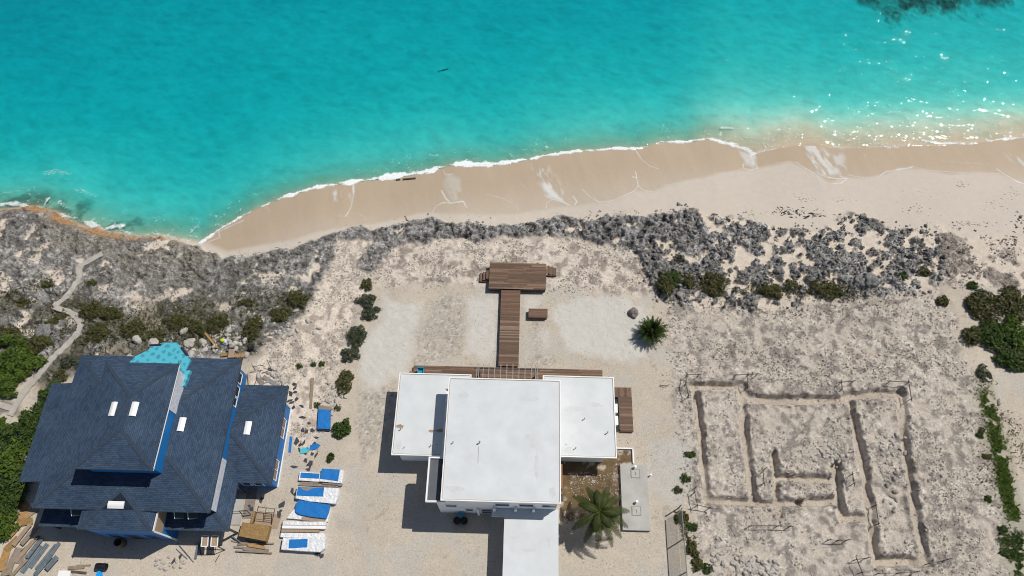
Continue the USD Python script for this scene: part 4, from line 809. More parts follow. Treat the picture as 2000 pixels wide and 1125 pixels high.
# ------------------------------------------------------------------ plants
def leaf_cloud(lobes, n, size, seed, tilt=0.6, hollow=0.55):
    """Small leaf blades spread through a few lobes: (centre, radii) each."""
    r = np.random.RandomState(seed); lobes = [(np.array(c, float), np.array(q, float)) for c, q in lobes]; w = np.array([q[0] * q[1] for _, q in lobes]); w /= w.sum()
    k = r.choice(len(lobes), n, p=w); C = np.array([lobes[i][0] for i in k]); Q = np.array([lobes[i][1] for i in k])
    d = r.randn(n, 3); d[:, 2] = np.abs(d[:, 2]) * 0.9 - 0.15; d /= np.linalg.norm(d, axis=1, keepdims=True); rad = (hollow + (1 - hollow) * r.rand(n) ** 0.6) * (0.82 + 0.36 * noise2(d[:, 0] * 2.2 + seed, d[:, 1] * 2.2 + d[:, 2], seed)) * np.where(r.rand(n) < 0.14, 1.0 + 0.35 * r.rand(n), 1.0)
    P = C + d * Q * rad[:, None]; P[:, 2] = np.maximum(P[:, 2], 0.02)
    N = d * 0.6 + tilt * r.randn(n, 3) + (0, 0, 0.5); N /= np.linalg.norm(N, axis=1, keepdims=True)
    T = np.cross(N, r.randn(n, 3)); T /= np.linalg.norm(T, axis=1, keepdims=True); B = np.cross(N, T); s = size * (0.6 + 0.8 * r.rand(n))[:, None]
    V = np.stack([P - T * s, P - B * s * 0.42, P + T * s, P + B * s * 0.42], 1).reshape(-1, 3); i = np.arange(n)[:, None] * 4
    return V, np.concatenate([i + [0, 1, 2], i + [0, 2, 3]])


def stems(pts, h, r=0.03, seed=0):
    rr = random.Random(seed); ms = []
    for x, y in pts: ms.append(bar((x * 0.2, y * 0.2, -0.15), (x, y, h), r))
    return cat(ms)


def shrub(px, py, rx, ry, h, leaf, label, name='shrub', n=700, size=0.13, seed=0, group=None, lobes=5, cat_='shrub', hollow=0.55, stick=False):
    """rx, ry in metres on the ground, h its height; (px, py) is where the crown shows."""
    p = gp(px, py); q = at(px, py, p[2] + h * 0.55); base = np.array([q[0], q[1], 0]); base[2] = float(gz(q[0], q[1]))
    r = random.Random(seed + 100); L = [((rx * r.uniform(-0.2, 0.2), ry * r.uniform(-0.2, 0.2), h * 0.3), (rx * 0.55, ry * 0.55, h * 0.6))]; lobes = lobes + 2
    for k in range(lobes):
        a = 2 * math.pi * (k + r.random() * 0.7) / lobes; f = r.uniform(0.42, 0.85); L.append(((rx * f * math.cos(a), ry * f * math.sin(a), h * r.uniform(0.2, 0.4)), (rx * r.uniform(0.22, 0.5), ry * r.uniform(0.22, 0.5), h * r.uniform(0.25, 0.6))))
    t = thing(name, label, cat_, base, group=group)
    obj('crown', leaf_cloud(L, n, size, seed, hollow=hollow), MATS[leaf], t)
    obj('stem', stems([(l[0][0], l[0][1]) for l in L], h * 0.4, 0.035, seed), MATS['bark'], t)
    return t


SH = [  # px, py, rx, ry, h, leaf, n, size, label
    (716, 586, 0.95, 0.85, 0.75, 'leaf_greyish', 900, 0.10, 'rounded grey green shrub edging the sandy yard, nearest the sea'),
    (722, 609, 1.05, 0.80, 0.8, 'leaf_greyish', 900, 0.10, 'rounded grey green shrub on the sand, just below the seaward one'),
    (695, 654, 1.05, 1.20, 0.9, 'leaf_greyish', 1300, 0.10, 'large oval grey green shrub at the left edge of sandy yard'),
    (684, 689, 0.90, 0.95, 0.7, 'leaf_greyish', 900, 0.10, 'dark rounded shrub touching the large oval one on its landward side'),
    (715, 555, 0.6, 0.8, 0.5, 'leaf_olive', 450, 0.11, 'small olive shrub at the foot of rocks above the yard shrubs'),
    (672, 744, 0.75, 1.2, 0.6, 'leaf_olive', 700, 0.12, 'straggly olive shrub beside white rubble left of the house'),
    (664, 838, 0.95, 0.95, 0.8, 'leaf_green', 750, 0.16, 'bright spiky green bush beside the upright blue sheet'),
    (645, 893, 0.4, 0.45, 0.4, 'leaf_green', 200, 0.13, 'small green tuft in grey rubble above the blue stacks'),
    (659, 795, 0.35, 0.3, 0.3, 'leaf_olive', 120, 0.10, 'tiny shrub by pale rubble above the upright blue sheet'),
    (1302, 553, 0.85, 1.5, 0.8, 'leaf_olive', 900, 0.12, 'leftmost of the dark shrubs along the foot of the right rocks'),
    (1318, 541, 0.7, 1.0, 0.8, 'leaf_green', 600, 0.12, 'deep green shrub next to the leftmost dark one below the rocks'),
    (1345, 546, 0.6, 1.1, 0.6, 'leaf_olive', 500, 0.11, 'narrow olive shrub third from the left below the rocks'),
    (1395, 553, 1.6, 1.4, 0.9, 'leaf_olive', 1300, 0.12, 'broad olive shrub in the middle of the rock foot'),
    (1508, 567, 1.5, 0.95, 0.9, 'leaf_olive', 1200, 0.12, 'low wide olive shrub at the landward edge of the rocks'),
    (1548, 557, 0.7, 0.7, 0.6, 'leaf_olive', 350, 0.12, 'small olive shrub between two wide ones below the rocks'),
    (1617, 562, 1.7, 1.1, 1.0, 'leaf_olive', 1400, 0.12, 'rightmost wide olive shrub at the landward edge of the rocks'),
    (1325, 505, 0.6, 0.5, 0.5, 'leaf_dry', 250, 0.11, 'small brownish shrub growing inside the left rock cluster'),
    (1762, 540, 0.5, 0.4, 0.5, 'leaf_green', 220, 0.12, 'little green shrub under the right end of the rocks'),
    (1805, 530, 0.8, 0.5, 0.5, 'leaf_olive', 320, 0.12, 'sparse olive shrub at the right tip of rock field'),
    (1843, 588, 0.75, 0.6, 0.6, 'leaf_olive', 350, 0.13, 'small isolated shrub on sand left of the big right bushes'),
    (1900, 556, 0.6, 0.5, 0.5, 'leaf_green', 260, 0.13, 'small shrub at the seaward end of the big right bushes'),
    (1925, 600, 2.2, 2.1, 0.96, 'leaf_olive', 1500, 0.17, 'big olive bush at the right edge nearest the sea'),
    (1985, 590, 1.8, 1.8, 0.90, 'leaf_olive', 1100, 0.17, 'olive bush cut by the right picture edge nearest the sea'),
    (1945, 648, 2.2, 2.1, 1.08, 'leaf_green', 1500, 0.18, 'dense green bush in the centre of the right bushes'),
    (1990, 650, 2.0, 2.2, 1.14, 'leaf_bright', 1300, 0.18, 'bright green bush cut by the right picture edge'),
    (1900, 655, 1.0, 1.1, 1.0, 'leaf_olive', 600, 0.16, 'small olive bush on the left flank of the right bushes'),
    (1975, 700, 1.7, 1.4, 0.90, 'leaf_green', 1000, 0.17, 'green bush at the landward end of the right bushes'),
    (1920, 728, 0.8, 0.9, 0.4, 'leaf_greyish', 350, 0.12, 'thin greyish shrub trailing below the right bushes'),
    # left thicket
    (18, 690, 2.4, 2.1, 1.5, 'leaf_bright', 1800, 0.17, 'bright green bush left of the footpath at the picture edge'),
    (44, 706, 1.6, 1.7, 1.4, 'leaf_bright', 1500, 0.17, 'bright green bush closest to the footpath on its left'),
    (8, 742, 1.9, 1.7, 1.3, 'leaf_bright', 1700, 0.17, 'yellow green bush above the bend of the footpath'),
    (70, 668, 1.6, 1.0, 1.0, 'leaf_olive', 800, 0.14, 'dull olive bush topping the bright bushes by the path'),
    (-5, 655, 1.6, 1.3, 1.0, 'leaf_olive', 800, 0.14, 'olive bush at the left picture edge above bright bushes'),
    (96, 768, 1.15, 1.3, 1.2, 'leaf_green', 1200, 0.17, 'green bush squeezed between footpath and blue house corner'),
    (72, 812, 1.5, 1.6, 1.6, 'leaf_green', 1500, 0.17, 'dark green bush right of the path fork'),
    (30, 850, 2.0, 2.0, 1.8, 'leaf_green', 1500, 0.18, 'dark green bush beside the left house eave, middle of the row'),
    (-6, 838, 0.9, 1.1, 1.0, 'leaf_bright', 800, 0.17, 'small bright bush at the left edge below the path'),
    (15, 900, 2.0, 2.0, 1.8, 'leaf_bright', 1500, 0.18, 'bright green bush at left edge beside the lower house eave'),
    (25, 945, 1.9, 1.8, 1.7, 'leaf_green', 1400, 0.18, 'dark green bush beside the timber scrap pile'),
    (0, 985, 1.6, 1.7, 1.5, 'leaf_green', 1100, 0.18, 'green bush at the left edge above the wood scraps'),
    (6, 1030, 1.2, 1.3, 1.2, 'leaf_bright', 800, 0.17, 'lowest bright bush at the left edge by the wood scraps'),
    # scrub in the left rocks
    (92, 552, 0.7, 0.5, 0.4, 'leaf_olive', 260, 0.11, 'small shrub on grey rock above the path bend'), (177, 551, 0.55, 0.5, 0.4, 'leaf_olive', 220, 0.11, 'small shrub on the rock ledge right of the path'),
    (180, 605, 1.6, 1.0, 0.7, 'leaf_olive', 900, 0.12, 'olive shrub just right of the path elbow'), (215, 612, 1.3, 0.8, 0.6, 'leaf_olive', 700, 0.12, 'olive shrub touching the one at the path elbow'),
    (190, 650, 1.5, 1.1, 0.7, 'leaf_olive', 900, 0.12, 'olive shrub between path and blue house roof'), (262, 640, 1.4, 1.0, 0.7, 'leaf_olive', 800, 0.12, 'olive shrub seaward of the blue house roof, left of centre'),
    (300, 655, 1.3, 0.8, 0.6, 'leaf_olive', 700, 0.12, 'olive shrub directly seaward of the turquoise roof patch'), (345, 625, 1.3, 0.9, 0.6, 'leaf_olive', 700, 0.12, 'olive shrub on the rocks beyond the turquoise roof patch'),
    (385, 640, 1.2, 0.9, 0.7, 'leaf_olive', 700, 0.12, 'olive shrub right of the white boulders behind house'), (425, 628, 1.3, 1.0, 0.7, 'leaf_olive', 750, 0.12, 'olive shrub above the yellow vest in rubble'),
    (492, 640, 0.9, 1.5, 0.7, 'leaf_olive', 800, 0.12, 'tall olive shrub above the black sack'), (545, 612, 1.1, 0.9, 0.6, 'leaf_olive', 650, 0.12, 'olive shrub at the rubble track edge, lower of two'),
    (580, 582, 1.0, 0.9, 0.6, 'leaf_olive', 600, 0.12, 'olive shrub at the rubble track edge, upper of two'), (480, 590, 0.9, 0.5, 0.4, 'leaf_olive', 350, 0.11, 'flat olive shrub among grey rock above the tall one'),
    (110, 625, 0.8, 1.0, 0.5, 'leaf_olive', 400, 0.12, 'sparse shrub left of the path elbow'), (45, 590, 1.4, 0.8, 0.5, 'leaf_olive', 500, 0.12, 'flat shrub on rock near the left edge'), (135, 705, 0.9, 0.7, 0.5, 'leaf_greyish', 350, 0.12, 'greyish shrub beside the path above the house'),
    (120, 730, 0.8, 0.7, 0.4, 'leaf_olive', 300, 0.12, 'small olive shrub by the path and roof corner'),
    # weeds by the fence and on the track
    (1348, 887, 0.55, 0.35, 0.3, 'leaf_green', 170, 0.10, 'green weed tuft beside the leftmost trench'), (1340, 935, 0.5, 0.5, 0.3, 'leaf_green', 170, 0.10, 'weed tuft on grey sand below the trench weed'), (1325, 957, 0.4, 0.4, 0.3, 'leaf_olive', 140, 0.10, 'small olive weed above the fence end'),
    (1336, 1010, 0.5, 0.6, 0.4, 'leaf_olive', 260, 0.12, 'creeper at the upper end of the fence'), (1352, 1028, 0.55, 0.4, 0.35, 'leaf_green', 220, 0.12, 'green creeper beside the fence middle'), (1325, 1012, 0.4, 0.4, 0.3, 'leaf_green', 160, 0.11, 'low creeper touching the fence top post'),
    (1353, 1072, 0.6, 0.75, 0.5, 'leaf_olive', 420, 0.13, 'densest creeper bush right of the fence'), (1362, 1100, 0.5, 0.7, 0.4, 'leaf_olive', 260, 0.12, 'creeper below the densest one at the picture bottom'), (1380, 1110, 0.4, 0.5, 0.3, 'leaf_green', 160, 0.11, 'small creeper at picture bottom beside the stone heap'),
    (583, 715, 0.40, 0.30, 0.25, 'leaf_green', 120, 0.09, 'left weed on the pale rubble track'), (612, 712, 0.35, 0.25, 0.25, 'leaf_green', 110, 0.09, 'middle weed on the pale rubble track'), (627, 711, 0.42, 0.30, 0.25, 'leaf_green', 130, 0.09, 'right weed on the pale rubble track'), (620, 790, 0.35, 0.3, 0.3, 'leaf_green', 110, 0.09, 'weed beside the upright plank'),
    (1565, 975, 0.5, 0.5, 0.35, 'leaf_dry', 160, 0.10, 'dark dry weed on the middle trench block'), (1930, 975, 0.4, 0.35, 0.3, 'leaf_green', 130, 0.11, 'weed left of the grass strip, upper'), (1960, 1035, 0.5, 0.4, 0.3, 'leaf_green', 170, 0.11, 'weed in the gap of the grass strip'), (1968, 1080, 0.7, 0.5, 0.35, 'leaf_green', 240, 0.11, 'weed clump low in the right corner'),
    (1915, 850, 0.4, 0.35, 0.3, 'leaf_green', 120, 0.11, 'weed left of the grass strip, middle'), (1918, 840, 0.35, 0.3, 0.3, 'leaf_olive', 100, 0.10, 'olive weed next to the middle weed by the grass strip'), (1928, 892, 0.5, 0.3, 0.3, 'leaf_olive', 140, 0.11, 'flat weed beside the grass strip'),
]
for k, (px, py, rx, ry, h, lf, n, sz, lab) in enumerate(SH): shrub(px, py, rx, ry, h, lf, lab, n=int(n * 1.25), size=sz, seed=k, cat_='shrub' if h > 0.36 else 'weed', name='shrub' if h > 0.36 else 'weed')

# young bushy tree with radiating shoots
def shoot_tree(px, py, label):
    p = gp(px, py); q = at(px, py, 1.2); r = np.random.RandomState(4); t = thing('young_tree', label, 'tree', (q[0], q[1], float(gz(q[0], q[1]))))
    V, F, k = [], [], 0
    for i in range(150):
        a, e = r.uniform(0, 2 * math.pi), r.uniform(0.05, 1.35); L = r.uniform(0.9, 1.75); d = np.array([math.cos(a) * math.cos(e), math.sin(a) * math.cos(e), math.sin(e)]); b = np.array([0, 0, 0.7]) + d * 0.15; s = np.cross(d, (0, 0, 1)); s /= np.linalg.norm(s)
        for u in np.linspace(0.15, 1, 16):
            c = b + d * L * u + (0, 0, -0.25 * u * u)
            for sg in (-1, 1):
                w = s * sg * 0.22 * (1.25 - u) + d * 0.16 + r.randn(3) * 0.03; n_ = np.cross(w, d); n_ /= np.linalg.norm(n_) + 1e-9; V += [c, c + w * 0.5 + d * 0.055, c + w, c + w * 0.5 - d * 0.055]; F += [[k, k + 1, k + 2], [k, k + 2, k + 3]]; k += 4
    V = np.array(V); V[:, 2] = np.maximum(V[:, 2], 0.02)
    obj('crown', (V, np.array(F)), MATS['leaf_green'], t); obj('trunk', cyl(0.09, -0.2, 1.0, n=8, r2=0.05), MATS['bark'], t)
shoot_tree(1274, 642, 'bright green young tree with radiating shoots on sand below the boulder')

# the palm
def palm():
    h = 3.7; q = at(1171, 1000, h); base = (q[0] - 0.15, q[1] - 0.4, 0); t = thing('palm_tree', 'single coconut palm between the planting bed and concrete slab', 'palm', base); top = np.array([0.15, 0.4, h])
    ms = []
    for i in range(14):
        a, b = i / 14, (i + 1) / 14; ms.append(bar(top * (a, a, a) + (0, 0, -0.2 if i == 0 else 0), top * (b, b, b), 0.26 - 0.09 * a))
    obj('trunk', cat(ms), MATS['bark'], t)
    r = np.random.RandomState(2)
    AZ = [112, 68, 40, 8, -20, -42, -66, -92, -118, -150, 176, 142, 95, -5, -55, -105, 160]
    for i, az in enumerate(AZ):
        a = math.radians(az); el = r.uniform(0.25, 0.75) if i < 12 else r.uniform(0.9, 1.2); L = r.uniform(2.9, 3.6) if i < 12 else r.uniform(1.8, 2.4); d = np.array([math.cos(a), math.sin(a)]); V, F, k = [], [], 0; pts = []
        for u in np.linspace(0, 1, 36):
            x = L * (u * math.cos(el * (1 - u * 0.6))) * (1 - 0.12 * u); z = L * (u * math.sin(el) - (0.85 + 0.35 * r.rand() * 0) * u * u); pts.append(np.array([d[0] * x, d[1] * x, z]) + top)
        pts = np.array(pts); side = np.array([-d[1], d[0], 0])
        for j in range(3, 35):
            c = pts[j]; tg = pts[j + 1] - pts[j - 1]; tg /= np.linalg.norm(tg); u = j / 35; ll = 0.62 * math.sin(math.pi * min(0.93, 0.16 + 0.8 * u)) ** 0.7
            for sg in (-1, 1):
                w = side * sg * 0.80 + tg * 0.70 + np.array([0, 0, -0.15 - 0.2 * r.rand()]); w = w / np.linalg.norm(w) * ll * r.uniform(0.85, 1.1); o = tg * 0.043; V += [c - o, c + o, c + w * 0.6 + o * 0.9 + (0, 0, 0.03), c + w * 0.6 - o * 0.9 + (0, 0, 0.03), c + w + (0, 0, -0.08)]
                F += [[k, k + 1, k + 2], [k, k + 2, k + 3], [k + 3, k + 2, k + 4]]; k += 5
        f = obj('frond', (np.array(V), np.array(F)), MATS['leaf_dry' if i in (10,) else 'leaf_palm'], t)
        obj('frond_rib', cat([bar(pts[j], pts[j + 2], 0.05 - 0.0011 * j) for j in range(0, 34, 2)]), MATS['leaf_bright'], f)
palm()

# grass strips and low scrub: uncountable
def tufts(lines, n, spread, size, leaf, name, label, seed, lift=0.12):
    r = np.random.RandomState(seed); P = []
    seg = [(np.array(gp(*a)[:2]), np.array(gp(*b)[:2]), w) for pts, w in lines for a, b in zip(pts[:-1], pts[1:])]; L = np.array([np.linalg.norm(b - a) * w for a, b, w in seg]); L /= L.sum()
    ks = r.choice(len(seg), n, p=L); tt = r.rand(n); A = np.array([seg[k][0] for k in ks]); B = np.array([seg[k][1] for k in ks]); wd = np.array([seg[k][2] for k in ks])
    XY = A + (B - A) * tt[:, None] + r.randn(n, 2) * wd[:, None] * 0.5; keep = fbm(XY[:, 0], XY[:, 1], 1.1, 3, seed) > 0.40; XY = XY[keep]; n = len(XY)
    C = np.column_stack([XY, gz(XY[:, 0], XY[:, 1]) + lift * r.rand(n)]); N = r.randn(n, 3) * 0.5 + (0, 0, 0.6); T = np.cross(N, r.randn(n, 3)); T /= np.linalg.norm(T, axis=1, keepdims=True); Bt = np.cross(N, T); Bt /= np.linalg.norm(Bt, axis=1, keepdims=True); s = size * (0.6 + 0.8 * r.rand(n))[:, None]
    V = np.stack([C - T * s, C - Bt * s * 0.4, C + T * s, C + Bt * s * 0.4], 1).reshape(-1, 3); i = np.arange(n)[:, None] * 4
    o = obj(name, (V, np.concatenate([i + [0, 1, 2], i + [0, 2, 3]])), MATS[leaf]); tag(o, label, 'ground cover', kind='stuff')
tufts([([(1922, 770), (1935, 810), (1945, 850), (1955, 900), (1962, 940), (1972, 985), (1985, 1022)], 0.75), ([(1955, 900), (1965, 960)], 0.6)], 5200, 0.8, 0.13, 'leaf_bright', 'grass_strip', 'strip of bright green ground cover along the right side', 3)
tufts([([(1990, 1045), (1988, 1080), (1992, 1125)], 0.7), ([(1955, 1060), (1975, 1055)], 0.5)], 1500, 0.7, 0.12, 'leaf_green', 'grass_patch', 'green ground cover patch in the lower right corner', 4)
tufts([([(1905, 760), (1930, 745)], 0.8), ([(1945, 800), (1985, 860), (1998, 900)], 1.3), ([(1925, 880), (1930, 990)], 0.9), ([(1895, 735), (1940, 748)], 0.5)], 900, 1, 0.10, 'leaf_olive', 'sparse_weeds', 'sparse weeds scattered beside the green strip', 5)
tufts([([(130, 600), (260, 625), (420, 610), (590, 585)], 2.0), ([(100, 640), (200, 670), (330, 660), (480, 650)], 1.8), ([(0, 580), (100, 560)], 1.5), ([(20, 640), (100, 640)], 1.5)], 9000, 1, 0.11, 'leaf_olive', 'low_scrub', 'low olive scrub creeping over the left rocks', 6, 0.2)
tufts([([(1290, 540), (1420, 560), (1560, 570), (1700, 570)], 1.0), ([(1290, 560), (1300, 610)], 0.7)], 2200, 1, 0.11, 'leaf_olive', 'low_scrub', 'low olive scrub along the foot of the right rocks', 7, 0.25)
tufts([([(1325, 1000), (1345, 1050), (1365, 1110)], 0.5)], 700, 1, 0.10, 'leaf_olive', 'creeping_weeds', 'creeping weeds along the wire fence', 8, 0.15)
tufts([([(1330, 580), (1500, 610), (1780, 600)], 1.5), ([(1380, 690), (1600, 720), (1850, 700)], 2.5), ([(1860, 960), (1900, 1100)], 2.0)], 2600, 1, 0.10, 'leaf_dry', 'dry_twigs', 'dry brown twigs strewn over the building plot', 9, 0.08)

# ------------------------------------------------------------------ stones
def rock_proto(seed, flat=0.6, sub=1):
    r = np.random.RandomState(seed)
    if sub < 2:                                   # small broken stone: the hull of a few points
        p = r.randn(11 if sub else 8, 3); p /= np.linalg.norm(p, axis=1, keepdims=True); p *= (1, r.uniform(0.55, 0.9), flat)
        m = trimesh.convex.convex_hull(p * (0.8 + 0.4 * r.rand(len(p), 1))); return trimesh.Trimesh(m.vertices, m.faces, process=False)
    m = trimesh.creation.icosphere(subdivisions=sub); v = m.vertices * (1, r.uniform(0.65, 0.95), flat); o = seed * 3.1
    n = np.array([noise2(np.array(p[0] * 1.3 + o), np.array(p[1] * 1.3 + p[2] * 1.7), seed) + 0.5 * noise2(np.array(p[0] * 3.1 + p[2] * 2.0 + o), np.array(p[1] * 3.1 - p[2] * 1.5), seed + 3) + 0.25 * noise2(np.array(p[0] * 7 + p[2] * 5), np.array(p[1] * 7 - p[2] * 4 + o), seed + 5) for p in v]); v = v * (0.55 + 0.55 * n)[:, None]
    return trimesh.Trimesh(v, m.faces, process=False)


def scatter(name, label, pick, n, sizes, mats, seed, flat=0.6):
    """Loose stones nobody could count: one PointInstancer."""
    r = np.random.RandomState(seed); pi = UsdGeom.PointInstancer.Define(stage, '/World/' + name); UsdGeom.Scope.Define(stage, f'/World/{name}/shapes'); paths = []
    for i, mt in enumerate(mats * 2):
        m = usdkit.mesh(stage, f'/World/{name}/shapes/stone_{i:03d}', rock_proto(seed * 10 + i, flat), MATS[mt]); paths.append(m.GetPath())
    P = pick(r, n); n = len(P); s = sizes[0] * (sizes[1] / sizes[0]) ** (r.rand(n) ** 2.2); z = gz(P[:, 0], P[:, 1]) + s * 0.12
    pi.CreatePrototypesRel().SetTargets(paths); pi.CreateProtoIndicesAttr(Vt.IntArray.FromNumpy(r.randint(0, len(paths), n).astype(np.int32)))
    pi.CreatePositionsAttr(Vt.Vec3fArray.FromNumpy(np.column_stack([P, z]).astype(np.float32))); pi.CreateScalesAttr(Vt.Vec3fArray.FromNumpy((s[:, None] * (1, 1, 1) * (0.8 + 0.4 * r.rand(n, 3))).astype(np.float32)))
    a = r.rand(n) * math.pi; tl = r.randn(n) * 0.15; q = [Gf.Quath(float(math.cos(x)), float(y), 0.0, float(math.sin(x))) for x, y in zip(a, tl)]; pi.CreateOrientationsAttr(Vt.QuathArray(q))
    tag(pi, label, 'stones', kind='stuff')


def in_regions(regs, dens=None, edge=0.0):
    def pick(r, n):
        out = []
        while sum(map(len, out)) < n:
            x, y = r.uniform(-62, 62, n * 4), r.uniform(5, 56, n * 4); m = np.max([g(x + r.randn(len(x)) * 0.5, y + r.randn(len(x)) * 0.5) for g in regs], 0) > edge
            if dens is not None: m &= r.rand(len(x)) < dens(x, y)
            m &= shore_dist(x, y) > 0.8
            for t, w in TRENCH: m &= (t(x, y) < -w - 0.05) | (r.rand(len(x)) < 0.22)
            out.append(np.column_stack([x[m], y[m]]))
        return np.concatenate(out)[:n]
    return pick


def blocked(x, y):      # inside a building or on a deck
    b = np.zeros(x.shape, bool)
    for x0, x1, y0, y1 in ((-11, 9, 16, 24.3), (-7, 4, 6, 24), (-10.7, 8.4, 23, 26.1), (-3.5, 2.7, 34.4, 37.8), (-2.1, 0, 26, 35), (0.8, 2.9, 31.4, 32.6), (9.5, 12.2, 10.7, 16.8), (-42.5, -24.7, 9.4, 24.5), (-30, -21.9, 13.5, 22.7), (8.9, 11.1, 19.8, 24.4)): b |= (x > x0) & (x < x1) & (y > y0) & (y < y1)
    return b
clump = lambda s, lo, hi, sd: (lambda x, y: sst(lo, hi, fbm(x, y, s, 3, sd)) * ~blocked(x, y))
scatter('plot_rubble', 'loose limestone rubble covering the building plot', in_regions([PLOT], clump(1.8, 0.40, 0.62, 3)), 19000, (0.035, 0.16), ['stone_white', 'stone_beige', 'stone_white', 'stone_brown'], 11, 0.45)
scatter('track_rubble', 'pale broken stones along the rubble track', in_regions([TRACK], clump(1.8, 0.42, 0.64, 5)), 5500, (0.03, 0.14), ['stone_white', 'stone_beige'], 12, 0.45)
scatter('crumbled_limestone', 'crumbled limestone between the rocks and timber platform', in_regions([CRUMB], clump(1.5, 0.42, 0.62, 7)), 6000, (0.03, 0.15), ['stone_beige', 'stone_white', 'stone_beige', 'stone_brown'], 13, 0.45)
scatter('shore_rock_fragments', 'jagged grey rock fragments on the left limestone bench', in_regions([ROCK_L], clump(1.6, 0.36, 0.58, 9)), 9000, (0.04, 0.20), ['stone_grey', 'stone_grey', 'stone_brown'], 14, 0.4)
scatter('rock_field_fragments', 'jagged dark rock fragments in the right rock field', in_regions([ROCK_R], lambda x, y: sst(0.45, 0.50, 0.5 * fbm(x, y, 1.7, 5, 10, 0.58) + 0.5 * fbm(x, y, 0.8, 4, 1, 0.6))), 3600, (0.08, 0.36), ['stone_grey', 'stone_grey', 'stone_brown'], 15, 0.7)
scatter('pale_shore_fragments', 'small brownish rocks on the sand at the right end', in_regions([PEB_R], clump(1.3, 0.46, 0.60, 4)), 1300, (0.04, 0.24), ['stone_brown', 'stone_beige', 'stone_grey'], 16)
scatter('yard_gravel', 'fine gravel strewn over the sandy yards', in_regions([Region([(640, 560), (1310, 560), (1330, 1180), (40, 1180), (480, 700)])], clump(3.6, 0.30, 0.75, 6)), 9000, (0.015, 0.06), ['stone_beige', 'stone_white', 'stone_beige', 'stone_brown'], 17, 0.4)
scatter('bed_stones', 'pale stones lying in the dark planting bed', in_regions([MULCH], clump(1.0, 0.46, 0.6, 2), 0.1), 420, (0.04, 0.14), ['stone_beige', 'stone_white'], 18)

# boulders and stones that can be told apart
BPROTO = {}
def boulder(px, py, size, label, m='stone_white', name='boulder', flat=0.6, seed=0, rot=None, group=None):
    p = gp(px, py); key = (m, name, seed % 4, flat); rot = rot if rot is not None else (seed * 77) % 360; loc = (p[0], p[1], p[2] + size * 0.15)
    if key not in BPROTO:
        t = thing(name, label, name, loc, rot, group, size); obj('stone_body', rock_proto(40 + seed, flat, 3), MATS[m], t, smooth=35); BPROTO[key] = t; return t
    return dup(BPROTO[key], loc, rot, label, group, size)
boulder(1237, 612, 0.62, 'large grey and beige boulder lying on sand above the young tree', 'stone_brown', seed=1, flat=0.75)
boulder(268, 664, 0.50, 'white boulder in scrub above the upper left roof corner', seed=2); boulder(361, 647, 0.48, 'angular white boulder in scrub beyond the turquoise roof', seed=3)
boulder(300, 672, 0.60, 'white boulder half hidden behind the turquoise roof edge', seed=4, flat=0.4); boulder(371, 671, 0.55, 'wide white boulder at the right of the turquoise roof', seed=5, flat=0.5)
boulder(373, 693, 0.42, 'pale boulder wedged between turquoise roof and shingles', seed=6); boulder(256, 697, 0.45, 'flat white slab peeping over the shingle roof edge', seed=7, flat=0.35)
boulder(448, 644, 0.45, 'white boulder in the scrub right of the yellow vest', seed=8); boulder(398, 668, 0.40, 'white boulder left of the yellow vest', seed=9); boulder(400, 684, 0.36, 'white boulder below the yellow vest', seed=10)
boulder(84, 648, 0.9, 'long flat grey rock ledge left of the footpath', 'stone_grey', seed=11, flat=0.3); boulder(1697, 551, 0.85, 'rounded grey boulder at the right of the wide olive shrub', 'stone_grey', seed=12, flat=0.7)
boulder(1678, 553, 0.65, 'grey boulder with deep shadow beside the rounded one', 'stone_grey', seed=13, flat=0.8); boulder(1520, 530, 0.55, 'upright dark boulder above the low wide shrub', 'stone_grey', seed=14, flat=0.9)
boulder(1952, 785, 0.32, 'small white stone above the green strip', seed=15); boulder(1928, 742, 0.30, 'small white stone below the right bushes', seed=16); boulder(1474, 592, 0.35, 'pale stone below the dark shrubs', 'stone_beige', seed=17)
boulder(1327, 577, 0.34, 'pale stone below the left dark shrub', 'stone_beige', seed=18)
rr = random.Random(9)
for nm, cx, cy, sx, sy, n, lo, hi, m, lab, grp in (
        ('rubble_stone', 540, 735, 26, 22, 34, 0.14, 0.34, 'stone_white', 'white stone in the heap above the right roof wing', 'white stones heaped above the right roof wing'),
        ('rubble_stone', 455, 672, 40, 16, 30, 0.14, 0.34, 'stone_white', 'white stone in the rubble behind the house', 'white stones in the rubble behind the blue house'),
        ('rubble_stone', 560, 648, 36, 26, 30, 0.12, 0.30, 'stone_white', 'white stone along the edge of the scrub and track', 'white stones edging the rubble track'),
        ('rubble_stone', 655, 775, 14, 34, 26, 0.12, 0.30, 'stone_white', 'white stone beside the straggly olive shrub', 'white stones along the left edge of the yard'),
        ('rubble_stone', 1480, 1112, 46, 20, 62, 0.12, 0.34, 'stone_white', 'white stone in the heap at the picture bottom', 'white stones heaped at the bottom of the plot'),
        ('rubble_stone', 1400, 1085, 14, 30, 20, 0.10, 0.26, 'stone_white', 'white stone beside the creepers', 'white stones beside the fence creepers'),
        ('rubble_stone', 1625, 890, 28, 22, 30, 0.10, 0.24, 'stone_white', 'white stone piled on the central trench block', 'white stones on the central trench block'),
        ('rubble_stone', 1735, 870, 26, 26, 30, 0.10, 0.24, 'stone_white', 'white stone piled on the right trench block', 'white stones on the right trench block'),
        ('rubble_stone', 330, 1100, 26, 18, 18, 0.10, 0.22, 'stone_white', 'white stone on the front yard before the porch', 'white stones in front of the porch'),
        ('rubble_stone', 1745, 970, 22, 40, 18, 0.10, 0.28, 'stone_beige', 'beige stone on the lower right trench block', 'beige stones on the lower right trench block')):
    for k in range(n): boulder(cx + rr.gauss(0, sx * 0.6), cy + rr.gauss(0, sy * 0.6), rr.uniform(lo, hi), lab, m, nm, 0.65, seed=k, group=grp)

